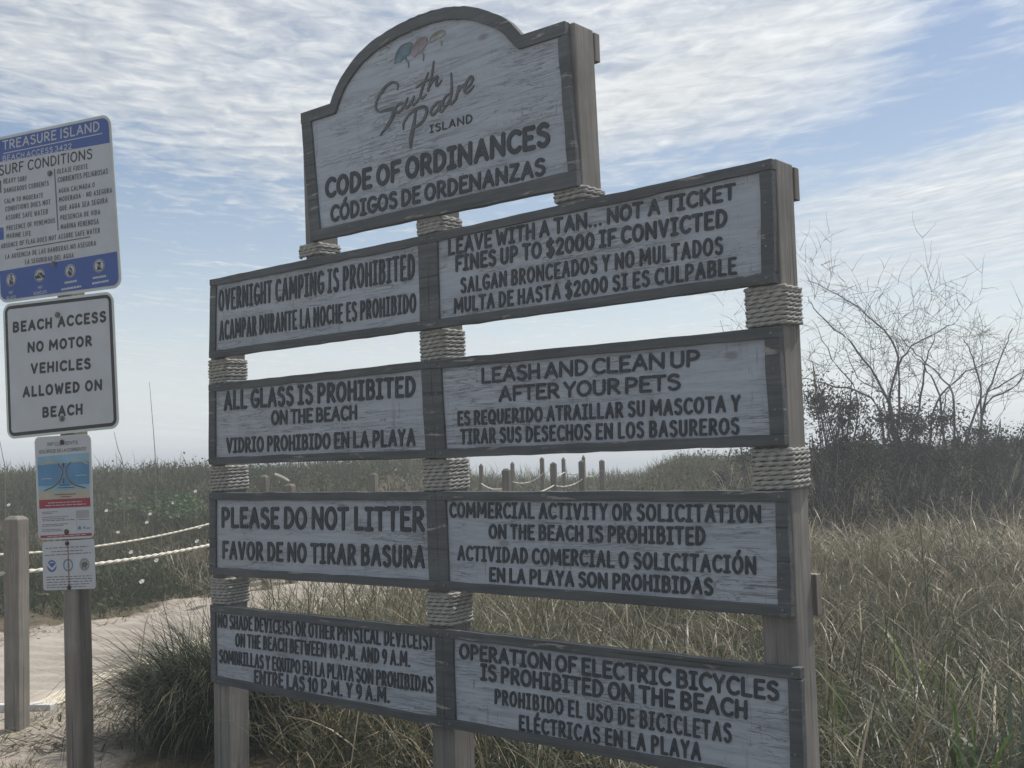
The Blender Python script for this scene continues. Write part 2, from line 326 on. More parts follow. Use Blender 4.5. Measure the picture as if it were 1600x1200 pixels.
# ------------------------------------------------------------------ stroke alphabet
def arc(cx, cy, rx, ry, a0, a1, n=12):
    return [(cx + rx*math.cos(rad(a0+(a1-a0)*i/n)), cy + ry*math.sin(rad(a0+(a1-a0)*i/n))) for i in range(n+1)]
def glyphs(serif):
    G = {}
    def g(ch, w, *st): G[ch] = (w, list(st))
    g('A', .62, [(.02, 0), (.33, 1), (.62, 0)], [(.13, .33), (.53, .33)])
    g('B', .52, [(.04, 0), (.04, 1)], [(.04, 1), (.25, 1)] + arc(.25, .77, .22, .23, 90, -90) + [(.06, .54)], [(.25, .54)] + arc(.26, .27, .26, .27, 90, -90) + [(.04, 0)])
    g('C', .54, arc(.34, .5, .33, .5, 48, 312, 18))
    g('D', .56, [(.04, 0), (.04, 1)], [(.04, 1), (.16, 1)] + arc(.16, .5, .40, .5, 90, -90, 16) + [(.04, 0)])
    g('E', .46, [(.46, 1), (.04, 1), (.04, 0), (.48, 0)], [(.04, .52), (.38, .52)])
    g('F', .44, [(.46, 1), (.04, 1), (.04, 0)], [(.04, .5), (.38, .5)])
    g('G', .58, arc(.34, .5, .33, .5, 48, 330, 18) + [(.60, .42), (.36, .42)])
    g('H', .54, [(.03, 0), (.03, 1)], [(.52, 0), (.52, 1)], [(.03, .5), (.52, .5)])
    if serif: g('I', .34, [(.17, 0), (.17, 1)], [(.0, 1), (.34, 1)], [(.0, 0), (.34, 0)])
    else: g('I', .08, [(.04, 0), (.04, 1)])
    g('J', .42, [(.38, 1), (.38, .25)] + arc(.2, .22, .18, .22, 0, -160))
    g('K', .52, [(.04, 0), (.04, 1)], [(.48, 1), (.06, .45)], [(.18, .58), (.52, 0)])
    g('L', .44, [(.04, 1), (.04, 0), (.46, 0)])
    g('M', .84, [(.02, 0), (.07, 1), (.42, .28), (.77, 1), (.82, 0)])
    g('N', .64, [(.03, 0), (.03, 1), (.61, 0), (.61, 1)])
    g('O', .62, arc(.31, .5, .31, .5, 90, 450, 26))
    g('P', .50, [(.04, 0), (.04, 1)], [(.04, 1), (.22, 1)] + arc(.22, .72, .27, .28, 90, -90) + [(.06, .44)])
    g('Q', .62, arc(.31, .5, .31, .5, 90, 450, 26), [(.36, .22), (.60, -.06)])
    g('R', .52, [(.04, 0), (.04, 1)], [(.04, 1), (.22, 1)] + arc(.22, .74, .25, .26, 90, -90) + [(.06, .48)], [(.22, .48), (.53, 0)])
    g('S', .48, arc(.25, .75, .22, .25, 35, 200, 10) + arc(.25, .25, .23, .27, 70, -150, 14)[0:] )
    g('T', .50, [(-.02, 1), (.52, 1)], [(.25, 1), (.25, 0)])
    g('U', .54, [(.03, 1), (.03, .3)] + arc(.27, .28, .24, .28, 180, 360) + [(.51, 1)])
    g('V', .56, [(.02, 1), (.28, 0), (.55, 1)])
    g('W', .78, [(.02, 1), (.20, 0), (.39, .75), (.58, 0), (.77, 1)])
    g('X', .54, [(.02, 1), (.52, 0)], [(.52, 1), (.02, 0)])
    g('Y', .52, [(.01, 1), (.26, .48), (.52, 1)], [(.26, .48), (.26, 0)])
    g('Z', .50, [(.03, 1), (.48, 1), (.02, 0), (.50, 0)])
    g('0', .50, arc(.25, .5, .25, .5, 90, 450, 22))
    g('1', .24, [(.02, .78), (.18, 1), (.18, 0)])
    g('2', .48, arc(.24, .73, .22, .27, 165, -35, 12) + [(.03, 0), (.48, 0)])
    g('3', .46, arc(.22, .76, .21, .24, 150, -80, 12), arc(.22, .27, .23, .27, 80, -150, 12))
    g('4', .50, [(.38, 0), (.38, 1), (.02, .3), (.52, .3)])
    g('9', .48, arc(.24, .70, .22, .30, 0, 360, 20), [(.46, .70), (.42, .25), (.22, 0)])
    g('.', .10, [(.05, .02), (.06, .02)])
    g('-', .30, [(.04, .46), (.28, .46)])
    g('(', .22, arc(.28, .5, .22, .62, 130, 230, 10))
    g(')', .22, arc(-.06, .5, .22, .62, 50, -50, 10))
    g('$', .48, *(G['S'][1] + [[(.25, -.14), (.25, 1.14)]]))
    g('!', .10, [(.05, .3), (.05, 1)], [(.05, .02), (.055, .02)])
    for a, b in (('Ó', 'O'), ('É', 'E'), ('Á', 'A')):
        w = G[b][0]; G[a] = (w, G[b][1] + [[(w*.48, 1.20), (w*.68, 1.38)]])
    return G
GS, GP = glyphs(True), glyphs(False)

def sdf_cells(strokes, rfun, res, pad):
    """strokes: list of (pts, radii). returns polygons of the filled shape and boundary segments"""
    allp = np.array([p for s, _ in strokes for p in s]); mr = max(max(r) for _, r in strokes)
    lo = allp.min(0)-mr-pad; hi = allp.max(0)+mr+pad
    nx = int(math.ceil((hi[0]-lo[0])/res))+1; ny = int(math.ceil((hi[1]-lo[1])/res))+1
    X, Y = np.meshgrid(lo[0]+res*np.arange(nx), lo[1]+res*np.arange(ny), indexing='ij')
    D = np.full(X.shape, 1e9)
    for pts, rr in strokes:
        for (a, b, ra, rb) in zip(pts[:-1], pts[1:], rr[:-1], rr[1:]):
            dx, dy = b[0]-a[0], b[1]-a[1]; L2 = dx*dx+dy*dy+1e-12
            t = np.clip(((X-a[0])*dx+(Y-a[1])*dy)/L2, 0, 1)
            D = np.minimum(D, np.hypot(X-a[0]-t*dx, Y-a[1]-t*dy)-(ra+(rb-ra)*t))
    inside = D < 0
    polys, segs = [], []
    for i in range(nx-1):
        j = 0
        while j < ny-1:
            c = (inside[i, j], inside[i+1, j], inside[i+1, j+1], inside[i, j+1]); k = sum(c)
            if k == 0: j += 1; continue
            if k == 4:
                j0 = j
                while j < ny-1 and inside[i, j] and inside[i+1, j] and inside[i+1, j+1] and inside[i, j+1]: j += 1
                polys.append([(X[i, j0], Y[i, j0]), (X[i+1, j0], Y[i+1, j0]), (X[i+1, j], Y[i+1, j]), (X[i, j], Y[i, j])]); continue
            cs = [(i, j), (i+1, j), (i+1, j+1), (i, j+1)]; poly = []; cross = []
            for q in range(4):
                a, b = cs[q], cs[(q+1) % 4]; da, db = D[a], D[b]
                if da < 0: poly.append((X[a], Y[a]))
                if (da < 0) != (db < 0):
                    t = da/(da-db); p = (X[a]+t*(X[b]-X[a]), Y[a]+t*(Y[b]-Y[a])); poly.append(p); cross.append((p, da < 0))
            polys.append(poly)
            if len(cross) == 2:
                segs.append((cross[0][0], cross[1][0]) if cross[0][1] else (cross[1][0], cross[0][0]))
            j += 1
    return polys, segs
_gc = {}
def glyph_mesh(ch, sx, thick, serif, res):
    key = (ch, round(sx, 2), round(thick, 3), serif, res)
    if key not in _gc:
        w, st = (GS if serif else GP)[ch]
        strokes = []
        for s in st:
            p = [(x*sx, y) for x, y in s]; n = len(p)
            strokes.append((p, [thick*.5]*n if n > 3 or not serif else [thick*(.53-.06*(i/(n-1))) for i in range(n)]))
        _gc[key] = sdf_cells(strokes, None, res, .02)
    return _gc[key]
def text_polys(pl, mb, text, ql, qr, off0, off1, thick=.165, serif=True, gap=.25, space=.50, res=.036, jit=.0, slant=0.0):
    """ql=(u,vtop,vbase) of the left end of a line in the photograph, qr of the right end; writes into plane pl"""
    TL, BL = pl.px(ql[0], ql[1], off0), pl.px(ql[0], ql[2], off0); TR, BR = pl.px(qr[0], qr[1], off0), pl.px(qr[0], qr[2], off0)
    G = GS if serif else GP
    H = .5*(math.dist(TL, BL)+math.dist(TR, BR)); W = math.dist(BL, BR)/H*1.0
    nat = 0.0; ng = 0; ns = 0
    for i, ch in enumerate(text):
        if ch == ' ': ns += 1
        else:
            nat += G[ch][0]
            if i < len(text)-1 and text[i+1] != ' ': ng += 1
    inner = 1-thick; fk = 1.0
    for _ in range(12):
        sx = (W-thick-fk*(ng*gap+ns*space))/nat
        if sx >= .62 or fk < .74: break
        fk *= .96
    if serif: thick = thick*float(np.interp(sx, [.42, .55, .70, .9], [.70, .80, .96, 1.14])); inner = 1-thick
    k_gap = gap*fk; k_sp = space*fk; x = thick*.5
    def mp(px, py):
        t = px/W; h = py
        ax, az = BL[0]+(BR[0]-BL[0])*t, BL[1]+(BR[1]-BL[1])*t; bx, bz = TL[0]+(TR[0]-TL[0])*t, TL[1]+(TR[1]-TL[1])*t
        return (ax+(bx-ax)*h, az+(bz-az)*h)
    for i, ch in enumerate(text):
        if ch == ' ': x += k_sp; continue
        polys, segs = glyph_mesh(ch, sx/inner, thick/inner, serif, res)
        jy = random.uniform(-jit, jit); ja = random.uniform(-jit, jit)
        def tr(p):
            X_, Y_ = p[0]*inner, p[1]*inner+thick*.5
            return mp(x+X_+ja*(Y_-.5), Y_+jy)
        idx = {}; V = []; Fc = []
        def vid(p):
            kk = (round(p[0], 5), round(p[1], 5))
            if kk not in idx:
                a, b = tr(p); idx[kk] = len(V); V.append(pl.w(a, b, off1))
            return idx[kk]
        for po in polys: Fc.append([vid(p) for p in po])
        if off1-off0 > .0015:
            low = {}
            def vlo(p):
                kk = (round(p[0], 5), round(p[1], 5))
                if kk not in low:
                    a, b = tr(p); low[kk] = len(V); V.append(pl.w(a, b, off0))
                return low[kk]
            for a, b in segs: Fc.append([vid(a), vid(b), vlo(b), vlo(a)])
        mb.add(V, Fc)
        x += G[ch][0]*sx
        if i < len(text)-1 and text[i+1] != ' ': x += k_gap
def flat_build(mb, name, mat, parent):
    """build without normal recalculation costs for big letter meshes"""
    n = [len(f) for f in mb.F]; l = [i for f in mb.F for i in f]
    return mesh_np(name, np.array([tuple(v) for v in mb.V]), n, l, mat, parent)
def stroke_px(pl, mb, strokes, off0, off1, res=.0022):
    """strokes given as pixel polylines with pixel widths -> filled raised shape in the plane"""
    S = []
    for pts, wid in strokes:
        P = [pl.px(u, v, off0) for u, v in pts]
        m = len(P); W_ = wid if isinstance(wid, (list, tuple)) else [wid]*m
        S.append((P, [max(.0008, w_*.5) for w_ in W_]))
    polys, segs = sdf_cells(S, None, res, .002)
    V = []; Fc = []; idx = {}
    def vid(p, o):
        kk = (round(p[0], 6), round(p[1], 6), o)
        if kk not in idx: idx[kk] = len(V); V.append(pl.w(p[0], p[1], o))
        return idx[kk]
    for po in polys: Fc.append([vid(p, off1) for p in po])
    for a, b in segs: Fc.append([vid(a, off1), vid(b, off1), vid(b, off0), vid(a, off0)])
    mb.add(V, Fc)
def smooth_pts(pts, n=6):
    """Catmull-Rom through the points"""
    P = [Vector(p) for p in pts]; P = [P[0]*2-P[1]] + P + [P[-1]*2-P[-2]]; out = []
    for i in range(1, len(P)-2):
        for k in range(n):
            t = k/n; a, b, c, d = P[i-1], P[i], P[i+1], P[i+2]
            out.append(.5*((2*b)+(c-a)*t+(2*a-5*b+4*c-d)*t*t+(3*b-a-3*c+d)*t**3))
    out.append(P[-2]); return out

# ------------------------------------------------------------------ twisted rope
def rope_mesh(mb_list, path, R, pitch, nside=9, lobes=3, depth=.28, closed=False, cap=True):
    """appends a twisted rope along path (list of Vectors) as numpy arrays"""
    P = np.array([tuple(p) for p in path]); n = len(P)
    T = np.gradient(P, axis=0); T /= np.linalg.norm(T, axis=1)[:, None]
    L = np.concatenate([[0], np.cumsum(np.linalg.norm(np.diff(P, axis=0), axis=1))])
    up = np.tile([0., 0., 1.], (n, 1)); A = np.cross(T, up); A /= (np.linalg.norm(A, axis=1)[:, None]+1e-9); B = np.cross(A, T)
    th = np.linspace(0, 2*np.pi, nside, endpoint=False)
    ph = 2*np.pi*L/pitch
    rr = R*(1-depth*(.5-.5*np.cos(lobes*(th[None, :]-ph[:, None]/lobes))))
    V = P[:, None, :] + rr[..., None]*(np.cos(th)[None, :, None]*A[:, None, :]+np.sin(th)[None, :, None]*B[:, None, :])
    V = V.reshape(-1, 3); base = sum(len(v) for v, _ in mb_list)
    i = np.arange(n-1)[:, None]; j = np.arange(nside)[None, :]; j2 = (j+1) % nside
    Q = np.stack([i*nside+j+0*j2, i*nside+j2+0*j, (i+1)*nside+j2, (i+1)*nside+j], -1).reshape(-1, 4)+base
    mb_list.append((V, Q))
def rope_build(lst, name, mat, parent=None):
    V = np.concatenate([v for v, _ in lst]); Q = np.concatenate([q for _, q in lst])
    return mesh_np(name, V, np.full(len(Q), 4), Q.ravel(), mat, parent, smooth=True)

# ------------------------------------------------------------------ terrain
PATH = [(-4.9, 6.2), (-4.55, 8.6), (-4.35, 10.4), (-3.55, 12.6), (-2.3, 15.2), (-1.1, 18.2), (0.1, 22.5), (1.0, 28), (1.6, 34)]
PP = np.array([tuple(p) for p in smooth_pts([(a, b, 0) for a, b in PATH], 8)])[:, :2]
def path_dist(s, d):
    s = np.asarray(s, float); d = np.asarray(d, float); best = np.full(s.shape, 1e9)
    for a, b in zip(PP[:-1], PP[1:]):
        v = b-a; t = np.clip(((s-a[0])*v[0]+(d-a[1])*v[1])/(v@v), 0, 1)
        best = np.minimum(best, np.hypot(s-a[0]-t*v[0], d-a[1]-t*v[1]))
    return best
_ph = RNG.uniform(0, 6.28, (40,)); _an = RNG.uniform(0, 6.28, (40,))
def fbm(s, d, f0, octs=4, seed=0):
    out = 0; a = 1.0; tot = 0
    for o in range(octs):
        f = f0*2**o
        for q in range(3):
            k = (seed*5+o*3+q) % 40; out = out + a*np.sin(f*(s*np.cos(_an[k])+d*np.sin(_an[k]))+_ph[k]+1.3*np.sin(f*.7*(d*np.cos(_an[k])-s*np.sin(_an[k]))+_ph[(k+7) % 40]))/3
        tot += a; a *= .55
    return out/tot
def sstep(a, b, x):
    t = np.clip((x-a)/(b-a), 0, 1); return t*t*(3-2*t)
def ground(s, d):
    s = np.asarray(s, float); d = np.asarray(d, float)
    pd = path_dist(s, d)
    left = 1-sstep(-1.0, 2.5, s)
    z = left*(sstep(13.6, 25, d+.25*s)*1.42)
    z = z + (1-left)*(fbm(s, d, .85, 2, 23)*.13*sstep(5.5, 8, d)+sstep(6, 15, d)*.42 + sstep(15, 24, d)*.84)
    off = sstep(1.2, 3.2, pd)
    z = z*(.35+.65*np.maximum(off, .50*sstep(21, 27, d)))
    z = z + fbm(s, d, .55, 3, 1)*.10*sstep(7, 14, d) + fbm(s, d, 1.7, 3, 2)*.045*off
    z = z + fbm(s, d, 7.5, 3, 3)*.014*(1-.8*sstep(16, 24, d)) + np.abs(fbm(s, d, 4.2, 3, 4))*.11*sstep(1.05, 1.5, pd)*(1-sstep(2.0, 3.5, pd))
    z = z - sstep(30, 60, d)*4.5
    return z
_gs = np.arange(-32, 32.01, .1); _gd = np.arange(2, 46.01, .1)
_GZ = ground(*np.meshgrid(_gs, _gd, indexing='ij'))
def gfast(s, d):
    i = np.clip((np.asarray(s)+32)/.1, 0, len(_gs)-2); j = np.clip((np.asarray(d)-2)/.1, 0, len(_gd)-2)
    a = i.astype(int); b = j.astype(int); x = i-a; y = j-b
    return (_GZ[a, b]*(1-x)+_GZ[a+1, b]*x)*(1-y)+(_GZ[a, b+1]*(1-x)+_GZ[a+1, b+1]*x)*y
def gz(s, d): return float(gfast(np.array([s]), np.array([d]))[0])
def gpt(s, d, dz=0.0): return sdw(s, d, gz(s, d)+dz)
def axis(segs):
    out = []
    for a, b, st in segs: out += list(np.arange(a, b, st))
    return np.array(out+[segs[-1][1]])
def terrain():
    S = axis([(-400, -100, 100), (-100, -30, 14), (-30, -9, 1.0), (-9, -1.5, .06), (-1.5, 9, .16), (9, 30, 1.0), (30, 100, 14), (100, 400, 100)])
    Dd = axis([(-60, -8, 13), (-8, 3, 1.0), (3, 16, .06), (16, 34, .3), (34, 70, 3), (70, 300, 46), (300, 400, 50)])
    A, B = np.meshgrid(S, Dd, indexing='ij'); Zt = ground(A, B)
    pd = path_dist(A, B)+np.maximum(0, B-19)*.7
    sand = 1-sstep(1.0, 2.3, pd + .5*fbm(A, B, 1.9, 3, 6))
    front = (1-sstep(-2.6, -1.9, A))*(1-sstep(8.0, 9.5, B)); sand = np.maximum(sand, front*(.78+.3*fbm(A, B, 2.2, 3, 7)))
    V = np.stack([CAM.x+RH.x*A+FH.x*B, CAM.y+RH.y*A+FH.y*B, Zt], -1).reshape(-1, 3)
    n1, n2 = len(S), len(Dd); i = np.arange(n1-1)[:, None]; j = np.arange(n2-1)[None, :]
    Q = np.stack([i*n2+j, (i+1)*n2+j, (i+1)*n2+j+1, i*n2+j+1], -1).reshape(-1, 4)
    m, nt, bs = newmat('sandy_ground'); oc = nt.nodes.new('ShaderNodeNewGeometry').outputs['Position']
    a = nt.nodes.new('ShaderNodeAttribute'); a.attribute_name = 'sand'
    n1_ = noise(nt, oc, 3.0, 6, .65); n2_ = noise(nt, oc, 28, 5, .7)
    sc = ramp(nt, n2_, [(.3, (.225, .197, .168)), (.7, (.36, .322, .28))])
    deb = noise(nt, mapped(nt, oc, (9, 26, 9), (0, 0, .5)), 1.2, 5, .7, .8)
    sc = mixc(nt, ramp(nt, deb, [(.56, 0.), (.68, .75)]), sc, (.12, .09, .06))
    dc = ramp(nt, n2_, [(.3, (.045, .038, .026)), (.7, (.13, .105, .07))])
    f = mth(nt, 'ADD', a.outputs['Fac'], mth(nt, 'MULTIPLY', mth(nt, 'SUBTRACT', n1_, .5), .7))
    c = mixc(nt, ramp(nt, f, [(.38, 0.), (.62, 1.)]), dc, sc)
    lk(nt, c, bs.inputs['Base Color']); bs.inputs['Roughness'].default_value = .95; bs.inputs['Specular IOR Level'].default_value = .1
    bump(nt, mth(nt, 'ADD', n2_, mth(nt, 'MULTIPLY', deb, .6)), .6, .02, bs)
    o = mesh_np('ground', V, np.full(len(Q), 4), Q.ravel(), m, None, True, {'sand': sand.ravel()})
    tag(o, kind='structure')
terrain()
def sea():
    m, nt, bs = newmat('sea_water'); oc = nt.nodes.new('ShaderNodeNewGeometry').outputs['Position']
    bs.inputs['Base Color'].default_value = (.06, .11, .13, 1); bs.inputs['Roughness'].default_value = .25
    bump(nt, noise(nt, oc, .5, 5, .6), .3, .3, bs)
    c = [sdw(a, b, -2.2) for a, b in ((-1200, 50), (1200, 50), (1200, 1500), (-1200, 1500))]
    tag(MB().add(c, [(0, 1, 2, 3)]).build('sea', m), kind='structure')
sea()
def beach_mat():
    """woven mat laid on the sand, ribbed across"""
    P = [Vector(p) for p in smooth_pts([(a, b, 0) for a, b in PATH[1:]], 60)]
    L = [0.0]
    for a, b in zip(P[:-1], P[1:]): L.append(L[-1]+(b-a).length)
    V = []; F = []; nx = 14; W = 1.02; rows = [i for i in range(len(P)) if L[i] < 19]
    step = 0
    pts = []
    t = 0.0; k = 0
    while t < 16:
        while k < len(L)-2 and L[k+1] < t: k += 1
        f = (t-L[k])/(L[k+1]-L[k]); p = P[k].lerp(P[k+1], f); T = (P[k+1]-P[k]).normalized(); pts.append((p, Vector((-T.y, T.x, 0)), t)); t += .03
    for p, nn, t in pts:
        for i in range(nx+1):
            x = (i/nx-.5)*2*W; q = p-nn*x
            edge = min(1.0, max(0.0, (abs(x)/W-.70)/.14))
            rip = (math.sin(t*6.28/.33+1.1*math.sin(x*1.5+t*.7)+.6*math.sin(t*2.9))*.020+math.sin(t*6.28/.19+x*1.1)*.006)*(1-.93*edge)
            V.append(sdw(q.x, q.y, 0)+Vector((0, 0, (.034+rip-(.03 if abs(x)/W > .99 else 0.0)))))
    S = np.array([(Vector((v.x, v.y, 0))-Vector((CAM.x, CAM.y, 0))).dot(RH) for v in V]); Dv = np.array([(Vector((v.x, v.y, 0))-Vector((CAM.x, CAM.y, 0))).dot(FH) for v in V])
    Z = ground(S, Dv)
    V = [(v.x, v.y, v.z+z) for v, z in zip(V, Z)]
    for r in range(len(pts)-1):
        for i in range(nx):
            a = r*(nx+1)+i; F.append((a, a+1, a+nx+2, a+nx+1))
    m, nt, bs = newmat('woven_sand_mat'); oc = nt.nodes.new('ShaderNodeNewGeometry').outputs['Position']
    n2_ = noise(nt, oc, 40, 4, .7); n1_ = noise(nt, oc, 2.2, 4, .6)
    c = ramp(nt, n2_, [(.3, (.23, .205, .18)), (.7, (.335, .303, .268))]); c = mixc(nt, ramp(nt, n1_, [(.4, 0.), (.7, .6)]), c, (.37, .337, .30))
    lk(nt, c, bs.inputs['Base Color']); bs.inputs['Roughness'].default_value = .95; bs.inputs['Specular IOR Level'].default_value = .1
    bump(nt, n2_, .4, .006, bs)
    o = MB().add(V, F).build('path', m, None, True); tag(o, kind='structure')
    hem = plain('mat_hem', (.48, .44, .355), .9, .12, 30); o.data.materials.append(hem)
    for k_, f_ in enumerate(F):
        c_ = k_ % nx
        if c_ in (0, nx-1): o.data.polygons[k_].material_index = 1
    p, nn, t = pts[0]; T_ = Vector((nn.y, -nn.x, 0)); mb = MB(); c8 = []
    for zz in (-.03, .045):
        for aa, bb in ((-1.25, -.10), (1.1, -.10), (1.1, .0), (-1.25, .0)):
            q = p-nn*aa+T_*bb; c8.append(gpt(q.x, q.y, zz))
    hexa(mb, c8); tag(mb.build('path_edge', plain('pale_edge_board', (.46, .46, .45), .7, .12, 30), None, False, .006), kind='structure')
    # pale hem strip where the mat starts
    return o
beach_mat()

# ------------------------------------------------------------------ the big ordinance sign
SIGN = Plane((0, 0, 1.62), 0.0)      # front face of the frames, x along the sign, viewer towards -y
sign = thing('notice_board', 'large weathered notice board of white lettered panels in dark frames on rope wrapped posts', 'sign', (-1.75, .1, 0))
def pxs(lst, off=0.0): return [SIGN.px(u, v, off) for u, v in lst]
def plank(c4, y0, y1, name, mat, parent, jit=.0012, bev=.003, nseg=None):
    """c4: TL,TR,BR,BL in sign-plane coordinates; a board between depths y0 (front) and y1, with slightly worn edges"""
    (tl, tr, br, bl) = [Vector((a, b)) for a, b in c4]
    Lx = (tr-tl).length; Lz = (tl-bl).length; along = Lx >= Lz
    n = nseg or max(2, int(max(Lx, Lz)/.09))
    mb = MB(); V = []
    for i in range(n+1):
        t = i/n
        a, b = (bl.lerp(br, t), tl.lerp(tr, t)) if along else (bl.lerp(tl, t), br.lerp(tr, t))
        j = [random.gauss(0, jit) for _ in range(8)]
        dv = Vector((0, 1)) if along else Vector((1, 0))
        a = a+dv*j[0]; b = b+dv*j[1]
        V += [SIGN.w(a.x, a.y, -y0+j[2]*.4), SIGN.w(b.x, b.y, -y0+j[3]*.4), SIGN.w(b.x, b.y, -y1), SIGN.w(a.x, a.y, -y1)]
    F = []
    for i in range(n):
        for k in range(4): F.append((i*4+k, i*4+(k+1) % 4, i*4+4+(k+1) % 4, i*4+4+k))
    F += [(3, 2, 1, 0), tuple(n*4+k for k in range(4))]
    return mb.add(V, F).build(name, mat, parent, bevel=bev)
def lerp2(a, b, t): return (a[0]+(b[0]-a[0])*t, a[1]+(b[1]-a[1])*t)
def shift(p, dx, dz): return (p[0]+dx, p[1]+dz)
LET_OFF0, LET_OFF1 = -.0135, -.0095      # letters stand a few millimetres proud of the recessed board
BOARD_Y = .014
def panel(quad_px, lines, label, rail=(.040, .040), stile=(.055, .055), thick=.165):
    tl, tr, br, bl = pxs(quad_px)
    e = .014; bo = plank([shift(tl, e, -e), shift(tr, -e, -e), shift(br, -e, e), shift(bl, e, e)], BOARD_Y, .030, 'panel_board', BOARD, sign, jit=0, bev=0)
    if label: bo['label'] = label
    it = lambda p, w: shift(p, 0, -w)
    plank([tl, tr, it(tr, rail[0]), it(tl, rail[0])], 0, .036, 'frame_rail', FRAME, sign)
    plank([it(bl, -rail[1]), it(br, -rail[1]), br, bl], 0, .036, 'frame_rail', FRAME, sign)
    a, b = it(tl, rail[0]), it(bl, -rail[1])
    plank([a, shift(a, stile[0], 0), shift(b, stile[0], 0), b], .002, .034, 'frame_stile', FRAME, sign)
    a, b = it(tr, rail[0]), it(br, -rail[1])
    plank([shift(a, -stile[1], 0), a, b, shift(b, -stile[1], 0)], .002, .034, 'frame_stile', FRAME, sign)
    for t, ql, qr in lines:
        mb = MB(); text_polys(SIGN, mb, t, ql, qr, LET_OFF0, LET_OFF1, thick=thick, jit=.012); flat_build(mb, 'lettering', LETTER, bo)
    return bo
def screw(x, z, y, r, parent, mat=None):
    mb = MB(); n = 10; V = []
    for ring, (rr, dy) in enumerate(((r, 0), (r*.95, .0018), (r*.55, .0032))):
        for k in range(n): V.append(SIGN.w(x+rr*math.cos(6.283*k/n), z+rr*math.sin(6.283*k/n), -y+dy))
    F = [(a*n+k, a*n+(k+1) % n, (a+1)*n+(k+1) % n, (a+1)*n+k) for a in range(2) for k in range(n)]+[tuple(2*n+k for k in range(n))]
    return mb.add(V, F)

R1L = [(327, 437), (667, 366.5), (671, 513.5), (326, 560)]; R1R = [(667, 366.5), (1205, 247), (1210, 442), (671, 513.5)]
R2L = [(325, 601), (672, 563), (680, 716), (325.5, 726)]; R2R = [(672, 563), (1216, 510), (1226, 696), (680, 716)]
R3L = [(326, 770), (680, 768), (685.5, 921.6), (326.5, 898)]; R3R = [(680, 768), (1229, 767), (1236, 965), (685.5, 921.6)]
R4L = [(327.5, 945), (691, 983), (694.5, 1137), (329, 1067)]
_r4br = SIGN.px(694.5, 1137)
R4R = [(691, 983), (1250, 1045), (1256, 1240), (694.5, 1137)]
def gapshift(q, side):               # a hair of air between neighbouring frames
    return q
panel(R1L, [("OVERNIGHT CAMPING IS PROHIBITED", (341.8, 453, 487), (649.5, 395, 436)), ("ACAMPAR DURANTE LA NOCHE ES PROHIBIDO", (343, 501, 532.6), (651.5, 457, 488))], None, stile=(.055, .065))
panel(R1R, [("LEAVE WITH A TAN... NOT A TICKET", (700, 374, 400), (1149, 285, 312)), ("FINES UP TO $2000 IF CONVICTED", (711.5, 399.5, 426), (1136, 325, 355)),
            ("SALGAN BRONCEADOS Y NO MULTADOS", (719.7, 434, 459), (1130, 368, 397)), ("MULTA DE HASTA $2000 SI ES CULPABLE", (709.4, 466, 490.5), (1151, 401, 429))], None, stile=(.06, .052))
panel(R2L, [("ALL GLASS IS PROHIBITED", (350, 611, 642), (649, 586, 620)), ("ON THE BEACH", (424, 641.5, 665), (558, 632, 656)), ("VIDRIO PROHIBIDO EN LA PLAYA", (354, 684, 708.5), (649, 669, 697))], None, stile=(.058, .065))
panel(R2R, [("LEASH AND CLEAN UP", (752, 575, 600), (1093.4, 545, 572.5)), ("AFTER YOUR PETS", (779, 603.5, 628.5), (1063, 583, 610)),
            ("ES REQUERIDO ATRAILLAR SU MASCOTA Y", (714.8, 642.5, 666), (1157, 616, 643.5)), ("TIRAR SUS DESECHOS EN LOS BASUREROS", (719.7, 670, 695), (1155.5, 651.6, 679))], None, stile=(.062, .06))
panel(R3L, [("PLEASE DO NOT LITTER", (346, 792, 825), (663, 791, 832)), ("FAVOR DE NO TIRAR BASURA", (347.4, 845, 874), (664, 852, 889))], None, stile=(.058, .064))
panel(R3R, [("COMMERCIAL ACTIVITY OR SOLICITATION", (702.5, 784, 809), (1189.5, 788.6, 818)), ("ON THE BEACH IS PROHIBITED", (764, 818.5, 842), (1102, 822.6, 853)),
            ("ACTIVIDAD COMERCIAL O SOLICITACIÓN", (715, 851.5, 876), (1182, 868.5, 898.5)), ("EN LA PLAYA SON PROHIBIDAS", (764.5, 885.5, 909), (1114, 902.5, 931))], None, stile=(.06, .05))
panel(R4L, [("NO SHADE DEVICE(S) OR OTHER PHYSICAL DEVICE(S)", (340.6, 958.6, 980.5), (676, 990, 1017)), ("ON THE BEACH BETWEEN 10 P.M. AND 9 A.M.", (368, 988.5, 1010.5), (642, 1018, 1043)),
            ("SOMBRILLAS Y EQUIPO EN LA PLAYA SON PROHIBIDAS", (342.7, 1014, 1035.5), (677.6, 1057.6, 1083.5)), ("ENTRE LAS 10 P.M. Y 9 A.M.", (397, 1046, 1069), (609.6, 1074.6, 1099.5))], None, stile=(.045, .052))
panel(R4R, [("OPERATION OF ELECTRIC BICYCLES", (717.8, 1004, 1029), (1217, 1064, 1096)), ("IS PROHIBITED ON THE BEACH", (751, 1036, 1063), (1168, 1093.5, 1124.5)),
            ("PROHIBIDO EL USO DE BICICLETAS", (773, 1075.5, 1100), (1143.6, 1130, 1162)), ("ELÉCTRICAS EN LA PLAYA", (810.8, 1116, 1141), (1095.6, 1159.5, 1189.5))], None, stile=(.062, .05))
